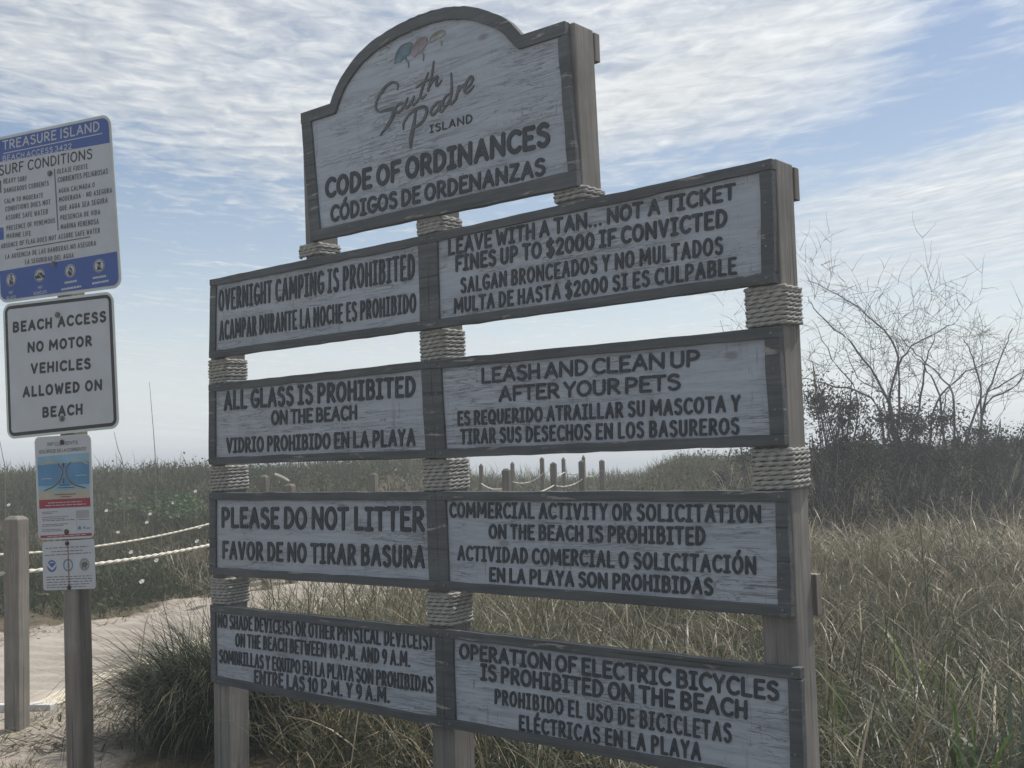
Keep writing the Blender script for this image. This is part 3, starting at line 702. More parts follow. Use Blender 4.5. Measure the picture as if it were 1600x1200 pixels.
# arched name panel
def c4(x, y): return (460+x/3, y/3)
ARCH = [c4(*p) for p in ((28, 531), (165, 485), (180, 440), (215, 365), (270, 285), (340, 210), (430, 145), (520, 97), (600, 63), (680, 39), (770, 28), (860, 37), (950, 67), (1010, 104), (1045, 142), (1065, 162), (1266, 95))]
def top_panel():
    P = pxs(ARCH); bl, br = SIGN.px(484, 377), SIGN.px(901, 290)
    arcp = [Vector(p) for p in P]
    mid = smooth_pts([(p.x, p.y, 0) for p in arcp[1:-1]], 4)
    Po = [arcp[0]] + [Vector((p.x, p.y)) for p in mid] + [arcp[-1]]
    w = .058; n = len(Po); Pi = []
    for i in range(n):
        a = Po[max(0, i-1)]; b = Po[min(n-1, i+1)]
        t1 = (Po[i]-a).normalized() if i else (b-Po[i]).normalized(); t2 = (b-Po[i]).normalized() if i < n-1 else t1
        n1 = Vector((t1.y, -t1.x)); n2 = Vector((t2.y, -t2.x)); m = (n1+n2).normalized(); k = w/max(.45, m.dot(n1))
        Pi.append(Po[i]+m*k)
    Pi[0] = Vector((Po[0].x, Po[0].y-w)); Pi[-1] = Vector((Po[-1].x, Po[-1].y-w))
    outline = [(p.x*.35+q.x*.65, p.y*.35+q.y*.65) for p, q in zip(Po, Pi)]+[shift(br, -.014, .02), shift(bl, .02, .02)]; outline[0] = (outline[0][0]+.02, outline[0][1]); k_ = len(Po)-1; outline[k_] = (outline[k_][0]-.014, outline[k_][1])
    y0, y1 = BOARD_Y, .030; mb = MB(); m = len(outline)
    V = [SIGN.w(a, b, -y0) for a, b in outline]+[SIGN.w(a, b, -y1) for a, b in outline]
    bo = mb.add(V, [tuple(range(m)), tuple(range(2*m-1, m-1, -1))]+[(k, m+k, m+(k+1) % m, (k+1) % m) for k in range(m)]).build('panel_board', BOARD, sign)
    mb = MB(); V = []
    for a, b in zip(Po, Pi):
        j = random.gauss(0, .0012)
        V += [SIGN.w(a.x, a.y+j, 0), SIGN.w(b.x, b.y+j, 0), SIGN.w(b.x, b.y+j, -.036), SIGN.w(a.x, a.y+j, -.036)]
    F = [(i*4+k, i*4+(k+1) % 4, i*4+4+(k+1) % 4, i*4+4+k) for i in range(n-1) for k in range(4)]+[(0, 1, 2, 3), tuple((n-1)*4+3-k for k in range(4))]
    mb.add(V, F).build('arched_rail', FRAME, sign, bevel=.003)
    r = .050; r2_ = .068
    plank([shift(bl, 0, r), shift(br, 0, r2_), br, bl], 0, .036, 'frame_rail', FRAME, sign)
    a, b = (Pi[0].x, Pi[0].y), shift(bl, 0, r); plank([a, shift(a, .075, .012), shift(b, .075, 0), b], .002, .034, 'frame_stile', FRAME, sign)
    a, b = (Pi[-1].x, Pi[-1].y), shift(br, 0, r2_); plank([shift(a, -.045, -.006), a, b, shift(b, -.045, 0)], .002, .034, 'frame_stile', FRAME, sign)
    for t_, q1, q2, th_, gp_ in (("CODE OF ORDINANCES", (508.3, 279, 312), (859, 188, 228), .185, .25), ("CÓDIGOS DE ORDENANZAS", (516.7, 321, 348.5), (852, 245, 274), .175, .25), ("ISLAND", (671.7, 196, 208.5), (738, 177.5, 192), .13, .38)):
        mb = MB(); text_polys(SIGN, mb, t_, q1, q2, LET_OFF0, LET_OFF1, thick=th_, gap=gp_, jit=.012); flat_build(mb, 'lettering', LETTER, bo)
    mb = MB()
    k = .0032
    def st(pts, w): 
        p = smooth_pts([(*c4(*q), 0) for q in pts], 5); ws = np.interp(np.linspace(0, 1, len(p)), np.linspace(0, 1, len(w)), w)
        return ([(q.x, q.y) for q in p], [x*k for x in ws])
    ST = [st([(484, 420), (486, 396), (462, 386), (428, 408), (395, 455), (382, 500), (398, 524), (432, 516), (468, 510), (462, 545), (436, 592), (404, 634)], [2, 3.5, 4, 5, 5, 4.2, 3.5, 3.5, 5, 7, 7, 5, 2]),
          st([(506, 484), (488, 490), (474, 512), (480, 528), (498, 520), (512, 498), (504, 484)], [3.5, 4, 4, 4, 4, 3.5]),
          st([(532, 460), (520, 492), (526, 506), (545, 488), (562, 452)], [3, 4, 4, 4, 3]), st([(562, 452), (552, 482), (560, 492), (578, 474), (590, 455)], [3, 4, 4, 3, 2.5]),
          st([(628, 342), (606, 400), (592, 448), (600, 462), (618, 444)], [2.5, 4, 4.5, 4, 2.5]), st([(572, 410), (610, 384), (656, 362)], [2, 3.5, 2]),
          st([(654, 290), (646, 350), (628, 424)], [2.5, 4, 4.5]), st([(632, 408), (656, 372), (672, 360), (666, 394), (672, 402), (692, 376)], [3, 3.5, 4, 4, 3.5, 2]),
          st([(570, 524), (560, 590), (548, 650), (546, 692)], [3, 7, 8, 4]), st([(512, 606), (514, 576), (540, 536), (580, 508), (612, 502), (622, 524), (604, 566), (570, 594), (556, 592)], [2.5, 4, 4, 4.5, 5, 5.5, 5, 4, 3]),
          st([(692, 474), (666, 484), (642, 518), (644, 538), (662, 530), (692, 478)], [3, 4, 4.5, 4, 4, 3]), st([(692, 478), (682, 516), (692, 522), (708, 504)], [3, 4.5, 4, 2.5]),
          st([(738, 438), (714, 450), (696, 482), (702, 500), (718, 490), (740, 440)], [3, 4, 4.5, 4, 4, 3]), st([(736, 344), (738, 420), (730, 480), (740, 486), (756, 466)], [2.5, 4.5, 4.5, 4, 2.5]),
          st([(772, 404), (764, 440), (758, 466)], [3.5, 4.5, 4]), st([(762, 446), (780, 412), (796, 400), (804, 410)], [3, 3.5, 4, 3]),
          st([(802, 418), (826, 398), (838, 370), (828, 360), (808, 386), (798, 420), (806, 436), (826, 424), (842, 402)], [3, 3.5, 3.5, 4, 4.5, 4.5, 4, 3.5, 2])]
    stroke_px(SIGN, mb, ST, LET_OFF0, LET_OFF1, .0026); flat_build(mb, 'script_lettering', SCRIPT, bo)
    # three little beach umbrellas
    def umb(name, mat, dome, pole):
        mb = MB(); D = [SIGN.px(*c4(*p), LET_OFF0) for p in dome]; mm = len(D)
        V = [SIGN.w(a, b, LET_OFF1-.001) for a, b in D]+[SIGN.w(a, b, LET_OFF0-.0005) for a, b in D]
        mb.add(V, [tuple(range(mm))]+[(q, (q+1) % mm, mm+(q+1) % mm, mm+q) for q in range(mm)])
        if pole: stroke_px(SIGN, mb, [st(pole, [2, 2, 1.5])], LET_OFF0, LET_OFF1, .0022)
        flat_build(mb, name, mat, bo)
    umb('painted_umbrella', TEAL, [(470, 300), (472, 272), (482, 240), (500, 215), (522, 202), (545, 198), (556, 206), (548, 228), (540, 256), (528, 262), (520, 276), (508, 280), (498, 292), (484, 293)], [(516, 268), (534, 292), (536, 314)])
    umb('painted_umbrella', PINK, [(548, 250), (558, 216), (572, 194), (592, 178), (612, 172), (624, 180), (622, 206), (612, 222), (600, 236), (590, 250), (578, 256), (566, 268), (554, 264)], [(596, 240), (606, 262), (604, 284)])
    umb('painted_umbrella', OLIVE, [(630, 200), (636, 180), (650, 160), (670, 148), (692, 140), (708, 144), (708, 160), (696, 172), (686, 176), (672, 184), (658, 188), (644, 198)], [(676, 180), (690, 196), (690, 214)])
top_panel()

# posts: front face just behind the frames
PY0, PY1 = .036, .172
def sq_post(bottom, top, hw, y0, y1, name, mat, parent, jit=.0, peak=0.0):
    """bottom/top = (xl, xr, z) in sign-plane coordinates with z measured from the plane origin"""
    mb = MB(); n = 12; V = []
    for i in range(n+1):
        t = i/n; xl = bottom[0]+(top[0]-bottom[0])*t; xr = bottom[1]+(top[1]-bottom[1])*t; z = bottom[2]+(top[2]-bottom[2])*t
        V += [SIGN.w(xl, z, -y0), SIGN.w(xr, z, -y0), SIGN.w(xr, z, -y1), SIGN.w(xl, z, -y1)]
    F = [(i*4+k, i*4+(k+1) % 4, i*4+4+(k+1) % 4, i*4+4+k) for i in range(n) for k in range(4)]+[(3, 2, 1, 0), tuple(n*4+k for k in range(4))]
    return mb.add(V, F).build(name, mat, parent, bevel=.006)
def xat(u, v, off=-PY0): return SIGN.px(u, v, off)[0]
W6 = .138
rx1, rx4 = SIGN.px(1206.5, 247)[0]-.004, SIGN.px(1241, 1045)[0]-.003
cx1 = xat(692, 535); cx4 = xat(709, 1170)
lx1 = xat(353, 580); lx4 = xat(356, 1150)
tlx = xat(498, 386); trx = SIGN.px(901, 290)[0]-.003; trx0 = SIGN.px(890, 34)[0]-.004
zg = lambda x: -1.62-.35
r1tz = SIGN.px(1205, 247)[1]; r1bz = SIGN.px(1205, 440)[1]
sq_post((rx4-W6, rx4, zg(0)), (rx1-W6, rx1, r1tz+.006), 0, PY0, PY1, 'post', POST, sign)
topz = SIGN.px(889, 32)[1]
def zof(u, v): return SIGN.px(u, v)[1]
sq_post((cx4-W6, cx4, zg(0)), (cx1-W6+(cx1-cx4)*.9, cx1+(cx1-cx4)*.9, zof(690, 250)), 0, PY0, PY1, 'post', POST, sign)
sq_post((lx4-W6, lx4, zg(0)), (lx1-W6, lx1, zof(345, 440)), 0, PY0, PY1, 'post', POST, sign)
sq_post((tlx-.100, tlx, zof(500, 500)), (tlx-.100-.012, tlx-.012, zof(500, 190)), 0, PY0, PY1, 'post', POST, sign)
sq_post((trx-W6+.012, trx+.012, zof(905, 400)), (trx0-W6, trx0, topz+.005), 0, PY0, PY1, 'post', POST, sign)
# timber braces behind the posts
def brace(u0, v0, u1, h, x0, x1, z):
    plank([(x0, z), (x1, z), (x1, z-h), (x0, z-h)], PY1+.002, PY1+.040, 'back_brace', FRAME if False else POSTG, sign)
brace(0, 0, 0, .125, tlx-.10, trx0+.004, topz-.005)
brace(0, 0, 0, .125, lx1-W6-.02, rx1+.004, r1tz-.002)
brace(0, 0, 0, .15, lx1-W6, rx4+.02, zof(1236, 905))
# rope wraps
def wrap(xr, z0, z1, parent, R=.0098, lean=0.0, tail=False):
    lst = []; xl = xr-W6; y0, y1 = PY0, PY1; g = R*.8; rr = .014
    n = max(3, int(round((z1-z0)/(R*1.76)))); pitch = (z1-z0)/n
    path = []; zc = z0+pitch*.5
    def corner(cx, cy, a0):
        return [(cx+(rr+g-.004)*math.cos(rad(a0+i*22.5)), cy+(rr+g-.004)*math.sin(rad(a0+i*22.5))) for i in range(5)]
    ring = corner(xl+rr-.004, y0+rr-.004, 180)+corner(xr-rr+.004, y0+rr-.004, 270)+corner(xr-rr+.004, y1-rr+.004, 0)+corner(xl+rr-.004, y1-rr+.004, 90)
    fine = []
    for a, b in zip(ring, ring[1:]+ring[:1]):
        d = math.dist(a, b); k = max(1, int(d/.0065))
        for q in range(k): fine.append((a[0]+(b[0]-a[0])*q/k, a[1]+(b[1]-a[1])*q/k))
    m = len(fine)
    for t in range(n):
        ph = random.uniform(-.0012, .0012); bul = random.uniform(-.0015, .0018)
        for q, (x, y) in enumerate(fine):
            f = q/m; zz = zc+pitch*(t+(f if t < n-1 else f*.0)) - (.0 if t < n-1 else 0)
            sgx = bul*(1 if x > (xl+xr)/2 else -1); sgy = bul*(1 if y > .1 else -1)
            path.append(SIGN.w(x+sgx+lean*(zz-z0), zz+ph*math.sin(f*6.28), -(y+sgy)))
    rope_mesh(lst, path, R*1.0, .046, 14, 3, .40)
    return rope_build(lst, 'rope_wrap', ROPE, parent)
def wrap_px(u, vtop, vbot, ccol=None):
    """rope between two picture heights on the post whose front right corner is at u"""
    xa, za = SIGN.px(u, vtop, -PY0); xb, zb = SIGN.px(u, vbot, -PY0)
    return wrap((xa+xb)/2, zb, za, sign)
def postx(b, t, zb, zt, z): return b+(t-b)*(z-zb)/(zt-zb)
def wrap_post(kind, u, vt, vb):
    za, zb = SIGN.px(u, vt, -PY0)[1], SIGN.px(u, vb, -PY0)[1]; zm = (za+zb)/2
    if kind == 'R': x = postx(rx4, rx1, zg(0), r1tz, zm)
    elif kind == 'C': x = postx(cx4, cx1+(cx1-cx4)*.9, zg(0), zof(690, 250), zm)
    elif kind == 'L': x = postx(lx4, lx1, zg(0), zof(345, 440), zm)
    elif kind == 'TL': x = tlx-.003
    else: x = postx(trx+.012, trx0, zof(905, 400), topz, zm)
    wrap(x, zb+.001, za-.001, sign)
wrap_post('L', 353, 560, 600); wrap_post('L', 353, 727, 769); wrap_post('L', 353, 903, 946)
wrap_post('C', 691, 513, 563); wrap_post('C', 697, 716, 768); wrap_post('C', 704, 926, 980); wrap_post('C', 685, 336, 364)
wrap_post('R', 1215, 444, 509); wrap_post('R', 1222, 699, 767)
wrap_post('TL', 498, 378, 399); wrap_post('TR', 905, 290, 312)
# dark screw heads in the frames
for q in (R1L, R1R, R2L, R2R, R3L, R3R, R4L, R4R):
    tl, tr, br, bl = pxs(q)
    for (p, dx, dz) in ((tl, .035, -.022), (tr, -.03, -.022), (bl, .035, .022), (br, -.03, .022)):
        screw(p[0]+dx, p[1]+dz, -.0005, .0065, None).build('screw', STEEL, sign)
    for p, p2, dx in ((tl, bl, .030), (tr, br, -.03)):
        for f in (.35, .7):
            pp = lerp2(p, p2, f); screw(pp[0]+dx, pp[1], .0015, .0055, None).build('screw', STEEL, sign)

# ------------------------------------------------------------------ sign pole on the left
LROT = rad(19.3)
p0 = at(100, 700, 5.15)
LS = Plane((p0.x, p0.y, 1.62), LROT)
def lw(u, v): return LS.px(u, v)
pole = thing('sign_post', 'leaning square timber post carrying four stacked metal beach signs, the top one blue and white', 'sign post', tuple(gpt(*[(LS.w(0, 0)-CAM).dot(RH), (LS.w(0, 0)-CAM).dot(FH)])))
def lean_post():
    b = LS.px(127, 1200, -.003); t = LS.px(109.5, 320, -.003); w = .089
    slope = (t[0]-b[0])/(t[1]-b[1])
    zb = -1.62-.4; xb = b[0]+slope*(zb-b[1]); mb = MB(); V = []; n = 14
    for i in range(n+1):
        z = zb+(t[1]-zb)*i/n; x = xb+slope*(z-zb)
        for dx, dy in ((-w, 0), (0, 0), (0, -w), (-w, -w)): V.append(LS.w(x+dx, z, -.003+dy))
    F = [(i*4+k, i*4+(k+1) % 4, i*4+4+(k+1) % 4, i*4+4+k) for i in range(n) for k in range(4)]+[(3, 2, 1, 0), tuple(n*4+k for k in range(4))]
    mb.add(V, F).build('post', POSTG, pole, bevel=.010)
lean_post()
def rrect(tl, tr, br, bl, r, inset=0.0, n=7):
    P = [Vector(p) for p in (tl, tr, br, bl)]; out = []
    C = sum(P, Vector((0, 0)))/4
    for i in range(4):
        a, p, b = P[i-1], P[i], P[(i+1) % 4]; da = (a-p).normalized(); db = (b-p).normalized()
        rr = max(.001, r-inset); c0 = p+(da+db)*r; 
        s, e = -db, -da       # outward at both tangent points
        for k in range(n+1):
            f = k/n; a_ = math.pi/2*f; out.append(c0+s*rr*math.cos(a_)+e*rr*math.sin(a_) if True else p)
    # order the corner fan so that the outline runs round the plate
    res = []
    for i in range(4):
        seg = out[i*(n+1):(i+1)*(n+1)]; res += seg[::-1] if False else seg
    return res
def poly_plate(pl, outline, o0, o1, name, mat, parent):
    m = len(outline); V = [pl.w(p[0], p[1], o1) for p in outline]+[pl.w(p[0], p[1], o0) for p in outline]
    mb = MB().add(V, [tuple(range(m)), tuple(range(2*m-1, m-1, -1))]+[(k, (k+1) % m, m+(k+1) % m, m+k) for k in range(m)])
    return mb.build(name, mat, parent)
def order(outl):
    c = sum((Vector(p) for p in outl), Vector((0, 0)))/len(outl)
    return sorted(outl, key=lambda p: math.atan2(p[1]-c.y, p[0]-c.x))
def plate(corners, r, name, mat, o0, o1, inset=0.0, parent=None):
    return poly_plate(LS, order(rrect(*corners, r, inset)), o0, o1, name, mat, parent)
def quadp(pts, o, name, mat, parent):
    P = [LS.px(u, v, o) for u, v in pts]; return MB().add([LS.w(a, b, o) for a, b in P], [tuple(range(len(P)))]).build(name, mat, parent)
def add_quad(mb, pts, o): P = [LS.px(u, v, o) for u, v in pts]; mb.add([LS.w(a, b, o) for a, b in P], [tuple(range(len(P)))])
def line_quad(u0, v0, u1, v1, t): return [(u0, v0-t/2), (u1, v1-t/2), (u1, v1+t/2), (u0, v0+t/2)]
def bolt(u, v, o, r, parent, mat=STEEL):
    a, b = LS.px(u, v, o); mb = MB(); n = 14; V = []
    for rr, dy in ((r, 0), (r, .003), (r*.55, .0035), (r*.5, .009), (r*.25, .010)):
        for k in range(n): V.append(LS.w(a+rr*math.cos(6.283*k/n), b+rr*math.sin(6.283*k/n), o+dy))
    F = [(q*n+k, q*n+(k+1) % n, (q+1)*n+(k+1) % n, (q+1)*n+k) for q in range(4) for k in range(n)]+[tuple(4*n+k for k in range(n))]
    return mb.add(V, F).build('bolt', mat, parent)
def disc(mb, u, v, r, o, n=24, r0=0.0):
    a, b = LS.px(u, v, o); 
    V = [LS.w(a+r*math.cos(6.283*k/n), b+r*math.sin(6.283*k/n), o) for k in range(n)]
    if r0:
        V += [LS.w(a+r0*math.cos(6.283*k/n), b+r0*math.sin(6.283*k/n), o) for k in range(n)]
        mb.add(V, [(k, (k+1) % n, n+(k+1) % n, n+k) for k in range(n)])
    else: mb.add(V, [tuple(range(n))])
def ltxt(mb, t, ql, qr, o, thick=.16, gap=.26, space=.58, res=.06):
    text_polys(LS, mb, t, ql, qr, o, o+.0004, thick=thick, serif=False, gap=gap, space=space, res=res)
def words_bars(mb, u0, v0, u1, v1, t, o, seed, fill=.93):
    """print too small to read: a line of word-length marks"""
    r = random.Random(seed); x = 0.0
    while x < 1:
        w = r.uniform(.05, .15); e = min(1, x+w)
        if e-x > .02: add_quad(mb, line_quad(u0+(u1-u0)*x, v0+(v1-v0)*x, u0+(u1-u0)*e, v0+(v1-v0)*e, t), o)
        x = e+.022
def sign1():
    tr = LS.px(173, 177.5); br = LS.px(191, 449); 
    cu = LS.px(78, 270); cd = LS.px(84, 412)
    tl0 = LS.px(0, 214.5); bl0 = LS.px(0, 474.5)
    # plate symmetrical about its bolts
    W = (tr[0]-cu[0])*2.02
    du = ((tr[0]-tl0[0]), (tr[1]-tl0[1])); ku = W/math.hypot(*du); tl = (tr[0]-du[0]*ku, tr[1]-du[1]*ku)
    dd = ((br[0]-bl0[0]), (br[1]-bl0[1])); kd = W/math.hypot(*dd); bl = (br[0]-dd[0]*kd, br[1]-dd[1]*kd)
    C = (tl, tr, br, bl); o = .002
    p = plate(C, .05, 'sign_panel', ALU2, -.0005, o, 0, pole); p['label'] = 'blue and white surf conditions sign with rounded corners at the top of its post'
    plate(C, .05, 'sign_face', ALU, o+.0002, o+.0008, .010, p); o = .0028
    # blue bands follow the rounded corners
    O = order(rrect(*C, .05, .014))
    def clip(outl, a, b, keep_above):
        res = []; n = len(outl); f = lambda q: (q[1]-(a[1]+(b[1]-a[1])*(q[0]-a[0])/(b[0]-a[0])))*(1 if keep_above else -1)
        for i in range(n):
            P, Q = outl[i], outl[(i+1) % n]; fp, fq = f(P), f(Q)
            if fp >= 0: res.append((P[0], P[1]))
            if (fp >= 0) != (fq >= 0): t = fp/(fp-fq); res.append((P[0]+(Q[0]-P[0])*t, P[1]+(Q[1]-P[1])*t))
        return res
    hb = clip(O, LS.px(0, 253.5), LS.px(174.7, 222.7), True); fb = clip(O, LS.px(0, 424), LS.px(184, 393), False)
    for q in (hb, fb): poly_plate(LS, q, o, o+.0006, 'blue_band', BLUE, p)
    o2 = o+.0010
    def one(name, mat, fn):
        mb = MB(); fn(mb); return flat_build(mb, name, mat, p)
    one('lettering', ALU, lambda mb: ltxt(mb, "TREASURE ISLAND", (4, 220, 235), (155.5, 188.5, 205), o2, .15, .27, .6))
    one('lettering', ALU, lambda mb: ltxt(mb, "BEACH ACCESS 3422", (4, 243.5, 252.5), (112, 223.5, 232.5), o2, .15, .34))
    one('underline', ALU, lambda mb: add_quad(mb, line_quad(5, 240, 160, 208.3, 1.5), o2))
    one('ring_emblem', ALU, lambda mb: disc(mb, -14, 240, .05, o2, 28, .044))
    o3 = o2+.0008
    one('heading', BLACK, lambda mb: ltxt(mb, "SURF CONDITIONS", (-2, 258.5, 275), (144, 231.5, 248), o2, .13, .26, .6, .05))
    T = [("HEAVY SURF", (5.3, 279, 287.5), (42, 274.5, 282.7)), ("DANGEROUS CURRENTS", (6, 294, 302), (76, 282, 290)), ("CALM TO MODERATE", (6.7, 310.7, 318.3), (67.5, 300.8, 308.8)),
         ("CONDITIONS DOES NOT", (8, 323, 331), (78.7, 311, 319.5)), ("ASSURE SAFE WATER", (8.5, 336.5, 344.3), (74.7, 326, 334.7)), ("PRESENCE OF VENEMOUS", (9.9, 353, 361), (86, 340, 348)), ("MARINE LIFE", (10, 365, 373), (48, 360.3, 368.3)),
         ("OLEAJE FUERTE", (89, 264, 272), (137, 255.5, 263.5)), ("CORRIENTES PELIGROSAS", (90, 277, 285.5), (168.5, 262.7, 271.5)), ("AGUA CALMADA O", (91.5, 294.5, 302.5), (148, 284.5, 292.5)), ("MODERADA - NO ASEGURA", (92, 308, 316), (175, 292.5, 301)),
         ("QUE AGUA SEA SEGURA", (92.8, 322, 330.2), (168, 308, 317)), ("PRESENCIA DE VIDA", (94, 336.5, 344.5), (156.5, 326.7, 335)), ("MARINA VENENOSA", (94.7, 350.7, 358.7), (154, 341, 350)),
         ("ABSENCE OF FLAG DOES NOT ASSURE SAFE WATER", (1.3, 381, 388.5), (156, 355.5, 364)), ("LA AUSENCIA DE LAS BANDERAS NO ASEGURA", (8, 397.5, 405.3), (150, 375.5, 383.7)), ("LA SEGURIDAD DEL AGUA", (39, 405.5, 413.3), (115, 394.8, 402.8))]
    for t, a, b in T: one('lettering', GREYTXT, lambda mb: ltxt(mb, t, a, b, o2, .15, .28, .62, .085))
    one('column_rule', GREYTXT, lambda mb: add_quad(mb, [(84.2, 264), (85.8, 263.7), (91.5, 360), (89.9, 360.3)], o2)); one('underline', GREYTXT, lambda mb: add_quad(mb, line_quad(24.5, 390, 141, 370, 1.6), o2))
    one('flag_swatch', GREYTXT, lambda mb: add_quad(mb, [(-14, 285), (1.6, 282), (2.2, 301), (-13, 304)], o2)); one('flag_swatch', BLUE, lambda mb: add_quad(mb, [(-12, 358), (5, 355), (6, 374), (-11, 377)], o2)); one('flag_swatch', BLUE, lambda mb: add_quad(mb, [(-13, 320), (-3, 318), (-2, 336), (-12, 338)], o2))
    # pictograms: bottle, car, flame, bin, each a white disc with a thin ring and a bar
    o4 = o2+.0006; o5 = o4+.0005
    SH = ([(16.2, 429), (18.2, 428.7), (18.6, 434), (20.3, 437), (20.6, 444), (15, 445), (14.6, 438), (16.4, 434.5)], [(55, 431), (58, 430.5), (59.5, 426.5), (65, 425.5), (67, 429), (69.5, 429.5), (69.6, 434), (55.2, 436)],
          [(108, 431), (105.5, 426), (108, 421), (109, 416), (112, 420), (113.8, 425), (112, 430)], [(151, 410), (158, 408.6), (156.6, 413), (159, 421), (151.5, 422.4), (152.5, 414.5)])
    CAP = ((("NO", (14, 455, 459.5), (20, 454, 458.5)), ("GLASS", (10, 463.5, 468.5), (25, 461, 466))), (("NO", (59.5, 447, 451.5), (66, 446, 450.5)), ("VEHICLES", (52, 456.5, 461.5), (73, 453, 458))),
           ((101, 442, 121, 438.5), (96, 452.5, 128, 447)), ((145, 434.5, 166, 431), (144, 443, 170, 438.5)))
    for k, (u, v) in enumerate(((17.3, 437), (61.9, 430), (109.6, 423), (154.7, 415))):
        one('pictogram_disc', ALU, lambda mb: disc(mb, u, v, .031, o2)); one('pictogram_ring', BLACK, lambda mb: disc(mb, u, v, .0285, o4, 24, .0255))
        one('pictogram', BLACK, lambda mb: add_quad(mb, SH[k], o4)); one('prohibition_bar', MIDG, lambda mb: add_quad(mb, [(u-6.3, v-5.2), (u-5.2, v-6.4), (u+6.3, v+5.2), (u+5.2, v+6.4)], o5))
        for q in CAP[k]: one('caption', ALU, (lambda mb: ltxt(mb, q[0], q[1], q[2], o2)) if isinstance(q[0], str) else (lambda mb: words_bars(mb, *q, 3.2, o2, k+3)))
    bolt(78, 271, o2, .014, p); bolt(84, 412, o2+.0005, .013, p)
def sign2():
    C = [LS.px(u, v) for u, v in ((4.8, 475.7), (177.3, 455), (186.8, 669), (12, 686.6))]
    p = plate(C, .045, 'sign_panel', ALU2, -.0005, .002, 0, pole); p['label'] = 'square white sign with black border and block capitals'
    plate(C, .045, 'border_line', BLACK, .0022, .0027, .012, p); plate(C, .045, 'sign_face', ALU, .0029, .0034, .028, p)
    o = .0038
    for t, a, b in (("BEACH ACCESS", (19.5, 503, 520.5), (166, 485, 503.3)), ("NO MOTOR", (42.7, 534.5, 551.8), (143.7, 523.2, 541)), ("VEHICLES", (47.7, 567.8, 585), (142, 558.5, 576.7)),
                    ("ALLOWED ON", (35, 604, 621.8), (160, 591.8, 609.8)), ("BEACH", (65.7, 636, 653.2), (129.4, 630, 648))):
        mb = MB(); ltxt(mb, t, a, b, o, .235, .36, .8, .04); flat_build(mb, 'lettering', BLACK, p)
    bolt(90, 492, .0042, .0145, p); bolt(97, 654, .0042, .0145, p)
def sign3():
    C = [LS.px(u, v) for u, v in ((54, 683), (142, 678), (147.6, 840.5), (60.6, 843.5))]
    p = plate(C, .028, 'sign_panel', ALU2, -.0005, .0018, 0, pole); p['label'] = 'narrow rip current sign with blue sea diagram and red bands'
    plate(C, .028, 'sign_face', ALU, .0020, .0024, .005, p); o = .0028
    quadp([(58.5, 714), (138.6, 707), (139.8, 764), (60.2, 769)], o, 'sea_picture', SKYB2, p)
    quadp([(58.7, 727), (138.9, 721), (139.6, 756), (60, 760)], o+.0006, 'deep_water_picture', SKYB, p)
    quadp([(60.2, 769), (139.8, 764), (140.4, 777), (60.9, 781)], o, 'beach_picture', TANP, p)
    for q in ([(60.9, 781.4), (140.7, 777.4), (141.4, 791.3), (61.5, 795)], [(63, 837), (143, 832.5), (143.3, 837), (63.3, 841.2)]): quadp(q, o, 'red_band', REDP, p)
    mb = MB(); ltxt(mb, "RIP CURRENTS", (74, 691.7, 697.3), (121.5, 688.3, 694), o, .16, .22, .45, .085); ltxt(mb, "¡ESCÁPESE DE LA CORRIENTE!".replace('¡', '!'), (60.8, 703.6, 709), (135, 698, 703.8), o, .15, .2, .45, .09)
    for k, (u0, u1, v) in enumerate(((66, 90, 800.5), (66, 82, 803), (66, 106, 808.5), (66, 102, 811.5), (66, 117, 814), (66, 107, 820), (66, 100, 822.5), (66, 96, 828), (66, 98, 830.5), (122, 140, 812))): words_bars(mb, u0, v, u1, v-(u1-u0)*.045, 1.1, o, 30+k)
    add_quad(mb, [(118.6, 795), (119, 795), (121, 832), (120.6, 832)], o)
    flat_build(mb, 'print', GREYTXT, p)
    mb = MB(); words_bars(mb, 75, 786, 128, 783.5, 1.1, o+.0006, 51); words_bars(mb, 71, 790.3, 134, 787.3, 1.1, o+.0006, 52); words_bars(mb, 74, 838.5, 136, 835, 1.0, o+.0006, 53)
    for q in (line_quad(64.5, 748.5, 81, 747.5, .9), line_quad(118, 743, 135, 742, .9)): add_quad(mb, q, o+.0012)
    flat_build(mb, 'white_print', ALU, p)
    f3 = lambda x, y: (x/4.444, 670+y/4.444)
    def stl(pts, w): q = smooth_pts([(*f3(*a), 0) for a in pts], 5); return ([(a.x, a.y) for a in q], [w]*len(q))
    LC = [(310, 430), (380, 395), (425, 340), (430, 280), (400, 240), (340, 228), (290, 252)]; RC = [(590, 410), (510, 385), (465, 330), (460, 270), (490, 232), (550, 215), (605, 240)]
    mb = MB(); stroke_px(LS, mb, [stl(LC, .0085), stl(RC, .0085)], o+.0010, o+.0013, .002); flat_build(mb, 'current_band', GRN if False else TANP, p)
    mb = MB(); stroke_px(LS, mb, [stl(LC[:5], .0042), stl(RC[:5], .0042), stl([(441, 380), (443, 345)], .003), stl([(440, 262), (441, 240)], .006)], o+.0016, o+.0019, .0014)
    for k, (u0, v0, u1) in enumerate(((93, 758.5, 109), (90, 762.3, 117), (85, 773, 119), (95, 776.3, 111))): words_bars(mb, u0, v0, u1, v0-(u1-u0)*.04, 1.1, o+.0016, 70+k)
    flat_build(mb, 'current_arrow', BLACK, p)
    quadp([(119.5, 797.5), (139, 796.2), (139.8, 808.5), (120.2, 809.8)], o, 'photo_box', MIDG, p)
    mb = MB(); disc(mb, 124.4, 825, .0095, o); disc(mb, 131.8, 824.3, .006, o); add_quad(mb, line_quad(134.5, 825.3, 141, 825, 2), o); flat_build(mb, 'emblem', SKYB, p)
